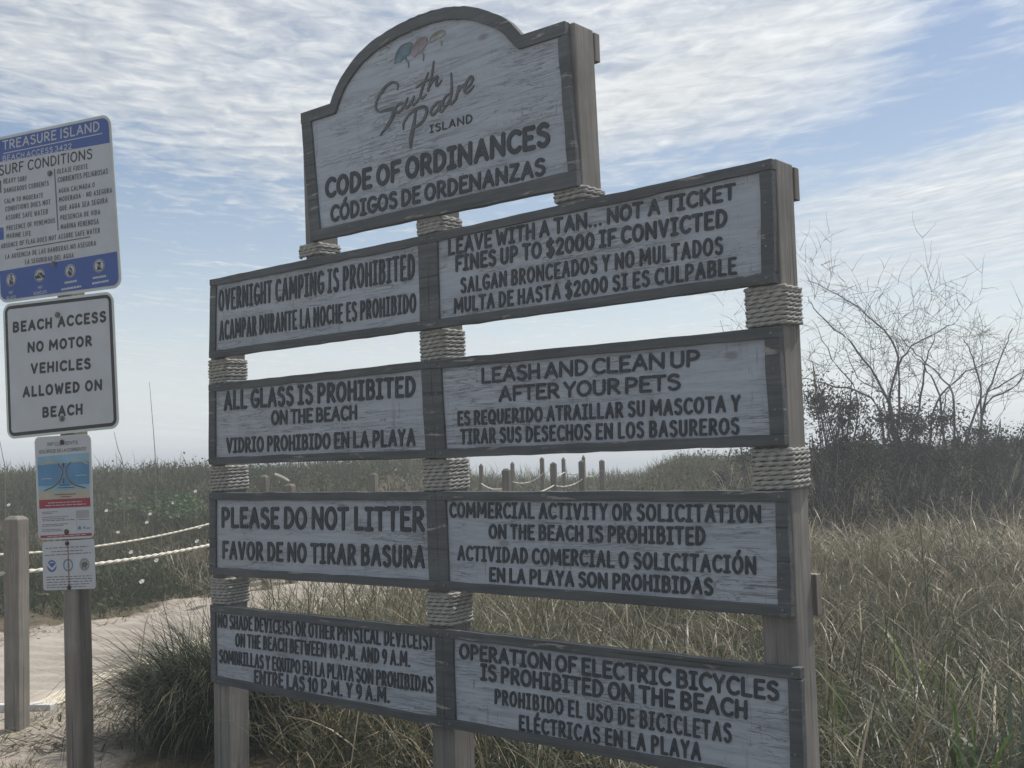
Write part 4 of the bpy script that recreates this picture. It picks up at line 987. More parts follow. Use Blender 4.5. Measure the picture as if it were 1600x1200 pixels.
    RB = plain('rusty_bolt', (.10, .075, .065), .7, .3, 80, .3); bolt(97, 691, o+.001, .0125, p, RB); bolt(104, 831, o+.001, .0125, p, RB)
def sign4():
    C = [LS.px(u, v) for u, v in ((66.4, 847), (147.4, 842), (150, 919.6), (68.2, 922.6))]
    p = plate(C, .012, 'sign_panel', ALU, -.0005, .0018, 0, pole); p['label'] = 'small white sign with three round emblems and a rust streak'
    o = .0022; mb = MB()
    for k, (u0, v0, u1, v1) in enumerate(((71, 857, 138, 853.5), (80, 862.3, 131, 859.5), (70, 868, 142, 863.5), (72, 902, 143, 899.5), (72, 906, 144, 903.5), (73, 910.3, 144, 907.6), (73, 914.5, 141, 911.8), (73, 918.3, 136, 916))): words_bars(mb, u0, v0, u1, v1, 1.3, o, 90+k)
    flat_build(mb, 'print', GREYTXT, p)
    mb = MB(); disc(mb, 81, 884.5, .0275, o); flat_build(mb, 'agency_emblem', BLUE, p)
    mb = MB(); o2 = o+.0005
    add_quad(mb, [(72.8, 882.5), (74.6, 879), (78, 883.5), (81.5, 887.2), (85, 883), (89, 877.8), (89.6, 880.5), (86, 887), (81.6, 891.5), (76.5, 887.5)], o2); words_bars(mb, 77.5, 879.2, 84.5, 878.8, 2.0, o2, 5); flat_build(mb, 'emblem_bird', ALU, p)
    mb = MB(); disc(mb, 106.4, 883, .029, o, 26, .021); flat_build(mb, 'emblem_ring', SKYB, p)
    mb = MB(); add_quad(mb, [(104, 884.5), (105.4, 878), (107.6, 878.3), (109.6, 884), (107.6, 889), (104.6, 888.6)], o+.0003); flat_build(mb, 'emblem_star', TANP, p)
    mb = MB(); disc(mb, 132, 882, .030, o); flat_build(mb, 'seal_emblem', MIDG, p)
    mb = MB(); disc(mb, 132, 882, .0245, o+.0004, 24, .0225); add_quad(mb, [(127.5, 879.5), (132, 877.8), (136, 879), (137.2, 882.4), (135, 884.5), (134.8, 889), (133, 889), (132.6, 885.8), (130, 886), (129.6, 888.5), (128.2, 888.3)], o+.0004); flat_build(mb, 'seal_drawing', GREYTXT, p)
    quadp([(105.2, 852), (106.3, 852), (108.6, 915), (107.0, 915)], o+.0012, 'rust_streak', RUST, p)
    bolt(105, 849, o+.001, .0105, p, BLACK); bolt(108, 918, o+.001, .0105, p, BLACK)
sign1(); sign2(); sign3(); sign4()

# ------------------------------------------------------------------ fence posts and ropes
def hit(u, v, lift=0.0, d0=6.0, d1=60.0):
    """first point of a view ray that comes within lift of the ground"""
    Dv = np.arange(d0, min(d1, 40.), .05); r_ = ray(u, v); k = Dv/r_.dot(FH)
    sv = r_.dot(RH)*k; dv = Dv; zv = CAM.z+r_.z*k
    w = np.nonzero(zv < gfast(sv, dv)+lift)[0]
    if not len(w): return None
    i = int(w[0]); return float(sv[i]), float(dv[i]), CAM+r_*float(k[i])
def uvd(u, D):                       # lateral offset of picture column u at forward distance D near the horizon line
    p = at(u, 740, D)-CAM; return p.dot(RH), p.dot(FH)
def timber_post(s, d, ztop, w, rot, label, name='fence_post', mat=POSTG, group=None, low=.3, chamfer=.02):
    z0 = gz(s, d); base = sdw(s, d, z0); mb = MB(); V = []
    cs, sn = math.cos(rot), math.sin(rot); n = 8
    def ring(h, z): return [base+Vector((x*cs-y*sn, x*sn+y*cs, z-z0)) for x, y in ((-h, -h), (h, -h), (h, h), (-h, h))]
    for i in range(n+1): V += ring(w/2, z0-low+(ztop-chamfer-z0+low)*i/n)
    V += ring(w/2-chamfer*1.05, ztop)
    F = [(i*4+k, i*4+(k+1) % 4, i*4+4+(k+1) % 4, i*4+4+k) for i in range(n+1) for k in range(4)]+[(3, 2, 1, 0), tuple((n+1)*4+k for k in range(4))]
    o = mb.add(V, F).build(name, mat, None, bevel=.006)
    o.data.transform(Matrix.Translation(-base)); o.location = base
    return tag(o, label, 'post', group)
def sag_rope(p, q, sag, R, name, label, mat=ROPEP, group=None, pitch=.05, nside=12):
    n = max(8, int((q-p).length/(.012 if R > .012 else .06))); pts = []
    for i in range(n+1):
        t = i/n; a = p.lerp(q, t); pts.append(a-Vector((0, 0, 4*sag*t*(1-t))))
    l = []; rope_mesh(l, pts, R, pitch, nside, 3, .48); o = rope_build(l, name, mat)
    o.data.transform(Matrix.Translation(-p)); o.location = p
    return tag(o, label, 'rope', group)
FP, FR = 'posts of the rope fence along the path', 'ropes of the fence along the path'
bs_, bd_, bp_ = hit(27, 1140)
D0 = bd_
zb_top = at(27, 806, D0).z
timber_post(bs_, bd_, zb_top, .118, rad(27), 'tall square grey fence post with a sloped pointed cap left of the leaning sign post', group=FP, chamfer=.024)
zr = at(40, 893, D0).z
s2, d2 = uvd(354, 10.1)
timber_post(s2, d2, 1.42, .10, .3, 'grey fence post behind the left leg of the large notice board', group=FP)
def P3(u, v, D): return at(u, v, D)
rope_y = lambda s, d, z: sdw(s, d, z)
a0 = sdw(bs_, bd_, zr); b0 = at(354, 846, 10.1)
sag_rope(a0+Vector((.03, -.03, 0)), b0, .03, .0160, 'fence_rope', 'thick twisted pale rope, lower of the two, tied to the tall left post', group=FR, pitch=.088)
sag_rope(at(-220, 925, D0-1.0), a0+Vector((-.03, -.05, 0)), .03, .0160, 'fence_rope', 'thick pale rope leaving the picture on the left of the tall fence post', group=FR, pitch=.088)
a1 = at(-150, 868, 10.2); b1 = at(350, 812, 13.8)
sag_rope(a1, b1, .13, .0125, 'fence_rope', 'pale rope across the far path side, upper of two beside the narrow sign', group=FR, pitch=.085)
sA, dA = uvd(350, 13.8); timber_post(sA, dA, b1.z+.3, .10, .3, 'grey fence post across the path, behind the left end of the notice board', group=FP)
# the far part of the fence, seen through the gaps of the notice board
far = {}
def far_post(key, u, vtop, D, w, label, rot=.35, name='fence_post'):
    s, d = uvd(u, D); zt = at(u, vtop, D).z
    o = timber_post(s, d, max(zt, gz(s, d)+.45), w, rot, label, name, POSTD, group=FP, chamfer=.03); far[key] = (u, D, zt, s, d); return o
far_post('a', 413, 742, 15.5, .10, 'square grey fence post in the scrub just right of the board\'s left leg')
far_post('a2', 452, 756, 16.0, .13, 'short stubby fence post with a bleached stick on it, right of the square one')
far_post('b', 583, 739, 19, .12, 'lone grey fence post seen midway in the gap above the litter panel')
far_post('A1', 752, 725, 18.5, .060, 'thin fence post nearest the rope wrap of the middle leg')
far_post('A2', 791, 732, 16.0, .105, 'thick short fence post, second to the right of the middle leg')
far_post('A3', 865, 722, 17.6, .088, 'thick fence post between two thinner taller ones')
far_post('A4', 909.5, 719, 18.0, .090, 'thick fence post at the right end of the far rope fence')
far_post('B1', 801, 722, 19.6, .060, 'thin fence post just right of the thick short one')
far_post('B2', 847.5, 714, 19.8, .066, 'tall thin fence post rising above the dune crest, left of the thick one')
far_post('B3', 881, 715, 20.6, .062, 'tall thin fence post rising above the dune crest, right of the thick one')
far_post('B4', 912.5, 712, 20.6, .055, 'thin fence post peeping out behind the thick right end post')
far_post('B5', 941, 718, 20.2, .085, 'pale fence post standing alone in the scrub at the right end')
def far_rope(k1, k2, drop1, drop2, sag, R, label):
    u1, D1, z1, s_1, d_1 = far[k1]; u2, D2, z2, s_2, d_2 = far[k2]
    sag_rope(sdw(s_1, d_1, z1-drop1)-FH*.05, sdw(s_2, d_2, z2-drop2)-FH*.05, sag, R, 'fence_rope', label, group=FR, pitch=.09, nside=9)
far_rope('A1', 'A2', .32, .26, .06, .0125, 'sagging pale rope between the thin post and the thick short post')
far_rope('A2', 'A3', .42, .36, .05, .0125, 'pale rope climbing from the thick short post to the middle thick post')
far_rope('A3', 'A4', .36, .30, .06, .0125, 'pale rope sagging between the two thick right posts')
far_rope('B1', 'B2', .34, .30, .08, .0125, 'sagging pale rope between the first two thin far posts')
far_rope('B2', 'B3', .28, .27, .07, .0125, 'sagging pale rope between the two tall thin posts')
far_rope('B3', 'B4', .27, .30, .04, .0125, 'sagging pale rope from the right tall thin post to the end post')
far_rope('B4', 'B5', .33, .18, .09, .015, 'faint rope sagging to the pale post that stands alone')
far_rope('a', 'b', .45, .42, .10, .014, 'rope of the path fence low behind the litter panel')
stick = MB(); sp0 = at(430, 741, 16.0); sp1 = at(452, 752, 15.9)
tube_pts = [sp0, sp0.lerp(sp1, .5)+Vector((0, 0, .01)), sp1]

# ------------------------------------------------------------------ plants
def tube(V, F, pts, radii, n=5):
    b0 = len(V)
    for i, (p, r_) in enumerate(zip(pts, radii)):
        t = (pts[min(i+1, len(pts)-1)]-pts[max(i-1, 0)]).normalized(); a = t.orthogonal().normalized(); c = t.cross(a)
        for k in range(n): V.append(tuple(p+(a*math.cos(6.283*k/n)+c*math.sin(6.283*k/n))*r_))
    for i in range(len(pts)-1):
        for k in range(n): F.append((b0+i*n+k, b0+i*n+(k+1) % n, b0+(i+1)*n+(k+1) % n, b0+(i+1)*n+k))
_V, _F = [], []; tube(_V, _F, tube_pts, [.022, .02, .016], 6)
tag(MB().add(_V, _F).build('driftwood_stick', plain('bleached_stick', (.42, .40, .36), .8, .15, 20)), 'bleached stick resting on the short stubby fence post', 'stick')

def blades(name, mat, S, D, H, Wd, lean0, lean1, az, tint, k=4, lift=None, parent=None, zb=None):
    """arching grass blades: angle from upright runs lean0 -> lean1 along the blade"""
    S, D, H, Wd, lean0, lean1, az, tint = [np.asarray(x, float) for x in (S, D, H, Wd, lean0, lean1, az, tint)]
    N = len(S); Z = ground(S, D) if zb is None else zb
    bx = CAM.x+RH.x*S+FH.x*D; by = CAM.y+RH.y*S+FH.y*D
    hx = np.zeros(N); hz = np.zeros(N); ring = []
    face = az+np.pi/2+RNG.normal(0, .6, N)
    wx, wy = np.cos(face), np.sin(face)
    for i in range(k+1):
        t = i/k; w = Wd*.5*(1-.15*t) if i < k else Wd*0
        if i: 
            th = lean0+(lean1-lean0)*((i-.5)/k)**1.3; hx = hx+np.sin(th)*H/k; hz = hz+np.cos(th)*H/k
        px, py, pz = bx+np.cos(az)*hx, by+np.sin(az)*hx, Z-.02+hz
        if i < k:
            taper = (.75+.5*t if t < .5 else 1.0-.9*(t-.5))
            ring.append(np.stack([px-wx*w*taper, py-wy*w*taper, pz], -1)); ring.append(np.stack([px+wx*w*taper, py+wy*w*taper, pz], -1))
        else: ring.append(np.stack([px, py, pz], -1))
    V = np.stack(ring, 1); nv = 2*k+1; V = V.reshape(-1, 3); base = (np.arange(N)*nv)[:, None]
    q = np.array([[2*i, 2*i+1, 2*i+3, 2*i+2] for i in range(k-1)]); tri = np.array([[2*k-2, 2*k-1, 2*k]])
    Qs = (base[:, :, None]+q[None]).reshape(-1, 4); Ts = (base+tri).reshape(-1, 3)
    loops = np.concatenate([Qs.ravel(), Ts.ravel()]); ns = np.concatenate([np.full(len(Qs), 4), np.full(len(Ts), 3)])
    return mesh_np(name, V, ns, loops, mat, parent, False, {'tint': np.repeat(tint, nv)})
def tussocks(n, region, per, hmean, spread=.07):
    """scatter tussocks with rejection; returns arrays of blade bases and outward directions"""
    S, D = region(n); m = len(S)
    size = RNG.lognormal(0, .28, m)
    cnt = np.maximum(3, (per*size).astype(int)); idx = np.repeat(np.arange(m), cnt); N = len(idx)
    a = RNG.uniform(0, 2*np.pi, N); r = np.abs(RNG.normal(0, spread, N))*size[idx]
    return S[idx]+r*np.cos(a), D[idx]+r*np.sin(a), a+YAW, idx, size, m
def right_region(n):
    out_s, out_d = [], []
    while sum(map(len, out_s)) < n:
        d = 4.7+RNG.uniform(0, 1, n*2)**1.15*12.8; s = RNG.uniform(-.30, .62, n*2)*d
        line = 4.03+(.96-s)*.846+.50
        ok = (d > line) | ((s > 1.25) & (d > 4.75+.25*np.maximum(0, 2.2-s)))
        ok &= path_dist(s, d) > 1.75+.5*fbm(s, d, 1.3, 2, 5)
        ok &= (s > -.235*d+.15) | (d > 14.5)
        out_s.append(s[ok]); out_d.append(d[ok])
    return np.concatenate(out_s)[:n], np.concatenate(out_d)[:n]
def field():
    S, D, A, idx, size, m = tussocks(1900, right_region, 23, .7, .13)
    N = len(S); ts = RNG.normal(0, 1, m)
    patch = fbm(S, D, .9, 3, 9)
    tint = np.clip(.44+.26*ts[idx]*.5+.34*patch+RNG.normal(0, .17, N)+.02*(D-8), 0, 1)
    dry = RNG.uniform(0, 1, N) < .12; tint[dry] = RNG.uniform(.8, 1, dry.sum())
    hum = fbm(S, D, .95, 2, 23); shade_band = np.exp(-((D-10.2)/1.5)**2)*(S > .5)
    H = (.60+.30*hum-.20*shade_band)*size[idx]**.7*RNG.uniform(.35, 1.35, N)*(1-.08*sstep(9, 15, D))
    tint = np.clip(tint-.07-.10*(1-sstep(5.5, 7.5, D))-.06*(S < .3), 0, 1); H *= 1+.5*(1-sstep(-.3, .9, S))*sstep(7.2, 8.4, D)*(1-sstep(12.5, 14, D)); H = np.maximum(H, .15)*np.where((S < 1.0) & (D < 7.5), .85, 1.0)
    tint = np.clip(tint+.22*sstep(10.5, 13, D)*.8-.06*(1-sstep(6.0, 8.5, D))-.10*shade_band, 0, 1)  # shadow of the grass valley painted in as a darker strip of tint
    l0 = np.abs(RNG.normal(.22, .26, N)); l1 = l0+np.abs(RNG.normal(1.75, .8, N))
    W = RNG.uniform(.0040, .0105, N)*(1+.3*sstep(9, 16, D))
    az = A+RNG.normal(0, .7, N)
    o = blades('beach_grass', GRASS, S, D, H, W, l0, l1, az, tint, 5); tag(o, 'tall dry and green beach grass covering the ground behind the notice board', 'grass', kind='stuff')
    # broader seed-grass blades among it
    S2, D2 = right_region(1700); n = len(S2)
    o2 = blades('broad_grass', GRASS, S2, D2, RNG.uniform(.45, .95, n), RNG.uniform(.008, .017, n), np.abs(RNG.normal(.2, .2, n)), np.abs(RNG.normal(1.8, .6, n)), RNG.uniform(0, 6.28, n), np.clip(RNG.normal(.55, .3, n), 0, 1), 6)
    tag(o2, 'broader arching grass blades among the finer beach grass', 'grass', kind='stuff')
    S4, D4 = right_region(900); n = len(S4)
    o4 = blades('dead_stalks', STRAWG, S4, D4, RNG.uniform(.5, .95, n), RNG.uniform(.004, .008, n), np.abs(RNG.normal(.35, .35, n)), np.abs(RNG.normal(.7, .5, n)), RNG.uniform(0, 6.28, n), np.clip(RNG.normal(.55, .3, n), 0, 1), 4)
    tag(o4, 'bleached dead stalks standing in the beach grass', 'grass', kind='stuff')
    # thatch: short dead blades near the ground
    S3, D3 = right_region(16000); n = len(S3)
    o3 = blades('grass_thatch', SCRUB, S3, D3, RNG.uniform(.18, .42, n), RNG.uniform(.006, .012, n), RNG.uniform(.1, .9, n), RNG.uniform(.8, 2.0, n), RNG.uniform(0, 6.28, n), np.clip(RNG.normal(.08, .12, n), 0, 1), 3)
    tag(o3, 'dark dead thatch under the beach grass', 'grass', kind='stuff')
field()
def dune_region(n):
    out_s, out_d = [], []
    while sum(map(len, out_s)) < n:
        d = RNG.uniform(12.2, 30.5, n*2); s = RNG.uniform(-.56, .55, n*2)*d
        pd = path_dist(s, d)
        ok = pd+np.maximum(0, d-19)*.7 > 1.9+.7*fbm(s, d, 1.1, 2, 15)
        ok &= (s < -.2*d) | (d > 15.5)
        ok &= ~((s < -.2*d) & (d < 13.2+.8*fbm(s, d, .9, 2, 17)))
        out_s.append(s[ok]); out_d.append(d[ok])
    return np.concatenate(out_s)[:n], np.concatenate(out_d)[:n]
def dune():
    S, D, A, idx, size, m = tussocks(4900, dune_region, 15, .5, .16); N = len(S)
    patch = fbm(S, D, .7, 3, 21); ts = RNG.normal(0, 1, m)
    tint = np.clip(.36+.13*ts[idx]+.34*patch+RNG.normal(0, .15, N), 0, 1)
    tint = np.clip(tint+.22*sstep(-3, 0, S), 0, 1)
    H = (.34+.10*patch)*size[idx]**.8*RNG.uniform(.5, 1.35, N)*(.45+.55*np.maximum(sstep(1.5, 3.5, path_dist(S, D)), sstep(25, 28, D)))
    blades_ = blades('dune_scrub', SCRUB, S, D, H, RNG.uniform(.010, .022, N), np.abs(RNG.normal(.2, .25, N)), np.abs(RNG.normal(1.1, .6, N)), A+RNG.normal(0, .9, N), tint, 3)
    tag(blades_, 'dark low scrub covering the dune up to its crest', 'scrub', kind='stuff')
    # leafy ground cover: small leaves in clumps
    Sc, Dc = dune_region(2600); n = 16; S2 = np.repeat(Sc, n)+RNG.normal(0, .17, 2600*n); D2 = np.repeat(Dc, n)+RNG.normal(0, .17, 2600*n)
    leaves('dune_leaves', SCRUB, S2, D2, ground(S2, D2)+np.abs(RNG.normal(.15, .11, len(S2)))*(.3+.7*sstep(1.5, 3.5, path_dist(S2, D2))), RNG.uniform(.04, .10, len(S2)), np.clip(np.repeat(RNG.normal(.36, .20, 2600), n)+RNG.normal(0, .1, len(S2)), 0, 1), 'small dark leaves of the low dune scrub')
def leaves(name, mat, S, D, Z, size, tint, label, kind='stuff', parent=None, aspect=.6, flat=0.0):
    N = len(S); c = np.stack([CAM.x+RH.x*S+FH.x*D, CAM.y+RH.y*S+FH.y*D, Z], -1)
    a = RNG.normal(0, 1, (N, 3)); a[:, 2] *= (1-flat); a /= np.linalg.norm(a, axis=1)[:, None]
    b = RNG.normal(0, 1, (N, 3)); b[:, 2] *= (1-flat); b -= a*(a*b).sum(1)[:, None]; b /= np.linalg.norm(b, axis=1)[:, None]
    s = size[:, None]*.5
    V = np.stack([c-a*s, c-a*s*.1+b*s*aspect, c+a*s, c-a*s*.1-b*s*aspect], 1).reshape(-1, 3)
    Q = np.arange(N*4).reshape(-1, 4)
    o = mesh_np(name, V, np.full(N, 4), Q.ravel(), mat, parent, False, {'tint': np.repeat(tint, 4)})
    if kind: tag(o, label, 'scrub', kind=kind)
    return o
dune()
# vine patches and their white flowers
def vines():
    S, D, Z = [], [], []
    for (u0, u1, v0, v1, n, lift) in ((222, 322, 764, 812, 750, .34), (165, 235, 775, 800, 120, .32), (150, 240, 880, 918, 260, .12), (268, 318, 780, 800, 300, .36)):
        for _ in range(n):
            u = random.triangular(u0, u1); v = random.triangular(v0, v1); h = hit(u, v, lift*random.uniform(.7, 1.1), 10)
            if h: S.append(h[0]); D.append(h[1]); Z.append(h[2].z)
    S, D, Z = map(np.array, (S, D, Z)); N = len(S)
    leaves('beach_vine', VINE, S, D, Z, RNG.uniform(.05, .10, N), np.clip(RNG.normal(.5, .3, N), 0, 1), 'bright green creeping vine patch on the dune left of the notice board', aspect=.9, flat=.5)
vines()
def flower(u, v, label, lift=.40, size=.036):
    h = hit(u, v, lift, 10)
    if not h: return
    c = h[2]-_fw*.12; n = 10; V = [Vector((0, 0, -.03))]; F = []
    for k in range(n): r_ = size*(1 if k % 2 else .82)*random.uniform(.9, 1.1); V.append(Vector((r_*math.cos(6.283*k/n), r_*math.sin(6.283*k/n), random.uniform(0, .012))))
    for k in range(n): F.append((0, 1+k, 1+(k+1) % n))
    me = bpy.data.meshes.new('white_flower'); me.from_pydata(V, [], F); me.update(); me.materials.append(PETAL)
    o = bpy.data.objects.new('white_flower', me); COL.objects.link(o); o.location = c
    o.rotation_euler = (-FH*.8+Vector((random.uniform(-.3, .3), random.uniform(-.3, .3), .75))).to_track_quat('Z', 'Y').to_euler()
    tag(o, label, 'flower', 'white flowers on the dune vine')
for (u, v, lb) in ((170, 797, 'white flower just right of the narrow rip current sign, highest there'), (238, 802, 'white flower at the left edge of the green vine patch'), (233, 815, 'white flower a little below the one at the vine patch edge'),
                   (188.6, 830, 'white flower right on the upper fence rope'), (315, 822, 'white flower under the rope beside the board\'s left leg'), (311.6, 844, 'white flower above the lower rope beside the board\'s left leg'),
                   (248.7, 873.6, 'white flower just under the thick lower rope'), (209, 861, 'white flower between the two ropes'), (18, 788, 'white flower above the tall left fence post'),
                   (274, 785, 'white flower in the middle of the green vine patch'), (227, 906, 'white flower lowest, near the sand edge'), (308, 767, 'small white flower high on the dune near the board')):
    flower(u, v, lb)
# tall single reeds on the dune crest
def reed(pts, D, label, r_=.011):
    P = [at(u, v, D) for u, v in pts]; b = P[-1]; rel = b-CAM; P.append(Vector((b.x, b.y, gz(rel.dot(RH), rel.dot(FH))-.05)))
    P = smooth_pts(P, 5); V, F = [], []; tube(V, F, P, [r_*(.35+.65*i/len(P)) for i in range(len(P))], 5)
    o = MB().add(V, F).build('reed_stalk', STRAW); tag(o, label, 'reed', 'tall reeds on the dune crest')
reed([(233.5, 597), (237, 640), (241, 690), (243, 728)], 21, 'tallest thin bare reed rising from the dune crest left of the notice board')
reed([(178, 674), (184, 700), (193, 735)], 20, 'thin leaning reed just right of the square white sign\'s corner')
reed([(-1, 686), (4, 712), (8, 742)], 20, 'thin reed at the very left edge of the picture')
# the dark sedge clump beside the left leg
def clump():
    s0, d0 = uvd(330, 7.45); base = sdw(s0, d0, gz(s0, d0))
    t = thing('sedge_clump', 'dark drooping clump of sedge growing beside the board\'s left leg', 'grass clump', tuple(base))
    cs = np.array([[0, 0], [-.10, .10], [.20, -.05], [.05, .25], [-.17, -.06], [.36, .12], [.16, -.20]])
    n = 7000; k = RNG.integers(0, len(cs), n); a = RNG.uniform(0, 6.28, n); r = np.abs(RNG.normal(0, .10, n))
    S = s0+cs[k, 0]+r*np.cos(a); D = d0+cs[k, 1]+r*np.sin(a)
    H = RNG.uniform(.5, 1.2, n)*(1-.12*(np.abs(cs[k, 0])))
    blades('leaf_blades', SEDGE, S, D, H, RNG.uniform(.004, .008, n), np.abs(RNG.normal(.18, .16, n))+.5*r, np.abs(RNG.normal(2.1, .6, n)), a+YAW+RNG.normal(0, .5, n), np.clip(RNG.normal(.40, .25, n), 0, 1), 6, parent=t)
    m = 46; a = RNG.normal(np.pi, .8, m); 
    blades('dry_blades', GRASS, s0-.15+RNG.normal(0, .12, m), d0+RNG.normal(0, .15, m), RNG.uniform(.9, 1.45, m), RNG.uniform(.005, .010, m), np.abs(RNG.normal(.32, .14, m)), np.abs(RNG.normal(2.5, .35, m)), a+YAW, np.clip(RNG.normal(.35, .3, m), 0, 1), 8, parent=t)
clump()
def foreground_tufts():
    S, D = [], []
    for _ in range(1500):
        u = random.uniform(-60, 330); v = random.triangular(1085, 1260, 1230); h = hit(u, v, 0, 4.5)
        if h and fbm(np.array([h[0]]), np.array([h[1]]), 1.6, 2, 19)[0] > -.12: S.append(h[0]); D.append(h[1])
    S = np.repeat(np.array(S), 7); D = np.repeat(np.array(D), 7); n = len(S); S += RNG.normal(0, .035, n); D += RNG.normal(0, .035, n)
    o = blades('short_grass', GRASS, S, D, RNG.uniform(.03, .11, n), RNG.uniform(.003, .006, n), RNG.uniform(.2, 1.0, n), RNG.uniform(.8, 1.9, n), RNG.uniform(0, 6.28, n), np.clip(RNG.normal(.55, .2, n), 0, 1), 3)
    tag(o, 'thin short grass and litter on the sand in the left foreground', 'grass', kind='stuff')
    # twigs and dead stems strewn on the sand edges
    S, D = [], []
    for _ in range(4200):
        u = random.uniform(-20, 420); v = random.uniform(890, 1180); h = hit(u, v, 0, 5)
        if h and (path_dist(h[0], h[1]) > 1.04 or random.random() < .04): S.append(h[0]); D.append(h[1])
    q_ = RNG.integers(0, len(PP), 5200); sg = np.where(RNG.uniform(0, 1, 5200) < .8, -1, 1); of = 1.06+np.abs(RNG.normal(0, .65, 5200))
    S = np.concatenate([S, PP[q_, 0]+sg*of+RNG.normal(0, .1, 5200)]); D = np.concatenate([D, PP[q_, 1]+RNG.normal(0, .2, 5200)+.3*of]); kk = (D > 8.3) & (D < 19) & (path_dist(S, D) > 1.03) | (D <= 8.3); S, D = S[kk], D[kk]; n = len(S)
    o = blades('dry_litter', SCRUB, S, D, RNG.uniform(.06, .28, n), RNG.uniform(.006, .016, n), RNG.uniform(1.0, 1.5, n), RNG.uniform(1.45, 1.75, n), RNG.uniform(0, 6.28, n), np.clip(RNG.normal(.45, .3, n), 0, 1), 3)
    tag(o, 'dead stems and litter strewn on the sand beside the path', 'litter', kind='stuff')
foreground_tufts()
# a fresh broad-bladed plant low on the right
def fresh(u, v, D, n, hmax, label, seed, mat=None):
    rr = np.random.default_rng(seed); s, d = uvd(u, D); base = sdw(s, d, gz(s, d))
    t = thing('broad_leaf_grass', label, 'plant', tuple(base), 'fresh green plants among the dry grass')
    a = rr.uniform(0, 6.28, n)
    blades('leaf_blades', mat or GREENB, s+rr.normal(0, .05, n), d+rr.normal(0, .05, n), rr.uniform(.5, 1, n)*hmax, rr.uniform(.016, .032, n), np.abs(rr.normal(.12, .1, n)), np.abs(rr.normal(.8, .45, n)), a, rr.uniform(0, 1, n), 7, parent=t)
fresh(1555, 0, 4.9, 22, .92, 'blue green broad-bladed plant low at the right edge', 3, BLUEG)
fresh(1498, 0, 5.0, 5, .88, 'bright green broad blade standing alone low at the right', 9)
fresh(1590, 0, 6.2, 9, .75, 'fresh green plant at the right edge behind the blue green one', 4)
fresh(1460, 0, 5.3, 12, .70, 'low tuft of blue green blades right of the bright single blade', 12, BLUEG)
fresh(1380, 0, 5.2, 9, .60, 'low tuft of fresh blades at the bottom edge right of the notice board', 13)
fresh(1420, 0, 6.9, 10, .85, 'upright green blades in the dry grass right of the notice board', 5)
fresh(1300, 0, 6.3, 9, .70, 'small green plant close beside the board\'s right leg', 6)
# bushes and bare shrubs on the right
def bush(u0, u1, vtop, D, label, seed, nleaf=6500, tint0=.35, group=None):
    rr = np.random.default_rng(seed); s, d = uvd((u0+u1)/2, D); z0 = gz(s, d); wide = (u1-u0)/F_PX*D/2; zt = at((u0+u1)/2, vtop, D).z; hgt = zt-z0
    base = sdw(s, d, z0); t = thing('scrub_bush', label, 'bush', tuple(base), group)
    nl = 17; lob = np.stack([rr.uniform(-.85, .85, nl)*wide, rr.uniform(-.8, .8, nl)*wide*.7, rr.uniform(.15, .93, nl)*hgt], -1)
    lob[:, 2] *= 1-.40*(np.abs(lob[:, 0])/wide)**2
    lob[:4, 2] = hgt*rr.uniform(.82, .98, 4); lob[:4, 0] = np.array([-.55, -.1, .35, .7])*wide*rr.uniform(.7, 1.1, 4)
    k = rr.integers(0, nl, nleaf); r = np.abs(rr.normal(0, .5, (nleaf, 1)))**.8*(.30+.02*0)*hgt*.8; v = rr.normal(0, 1, (nleaf, 3)); v /= np.linalg.norm(v, axis=1)[:, None]
    p = lob[k]+v*r*np.array([1.2, 1.1, .85]); p[:, 2] = np.abs(p[:, 2])
    tint = np.clip(tint0+.25*rr.normal(0, 1, nl)[k]*.5+rr.normal(0, .12, nleaf), 0, 1)
    leaves('crown', BUSH, s+p[:, 0], d+p[:, 1], z0+p[:, 2], rr.uniform(.026, .066, nleaf), tint, None, None, t, .45)
    V, F = [], []
    rnd = random.Random(seed)
    for i in range(90):
        q = lob[rnd.randrange(nl)]; b = sdw(s+rnd.uniform(-.4, .4)*wide, d+rnd.uniform(-.2, .2), z0); e = sdw(s+q[0]*1.15, d+q[1], z0+q[2]*1.12+rnd.uniform(0, .42)**1.5)
        m = b.lerp(e, .5)+Vector((rnd.uniform(-.1, .1), rnd.uniform(-.1, .1), rnd.uniform(0, .15))); P = smooth_pts([b, m, e], 4); tube(V, F, P, [.014*(1-.8*i2/len(P)) for i2 in range(len(P))], 4)
    MB().add(V, F).build('stems', BARK, t)
    n = 240; S = s+rr.uniform(-1, 1, n)*wide; D_ = d-rr.uniform(.2, .75, n)*wide*.7; zz = z0+rr.uniform(0, .55, n)*hgt
    blades('dead_stems', STRAWG, S, D_, rr.uniform(.2, .6, n), rr.uniform(.006, .013, n), np.abs(rr.normal(.3, .4, n)), np.abs(rr.normal(1.2, .6, n)), rr.uniform(0, 6.28, n), np.clip(rr.normal(.5, .25, n), 0, 1), 4, parent=t, zb=zz)
bush(1245, 1362, 618, 14.6, 'dense dark bush close right of the board\'s right leg', 21, 11000, .28)
bush(1350, 1500, 650, 15.4, 'wide dark bush in the middle of the thicket', 22, 13000, .32)
bush(1455, 1640, 672, 16.2, 'dark bush at the right edge of the picture', 23, 12000, .38)
bush(1120, 1262, 694, 17.5, 'low bush behind the board\'s right leg', 24, 7000, .45)
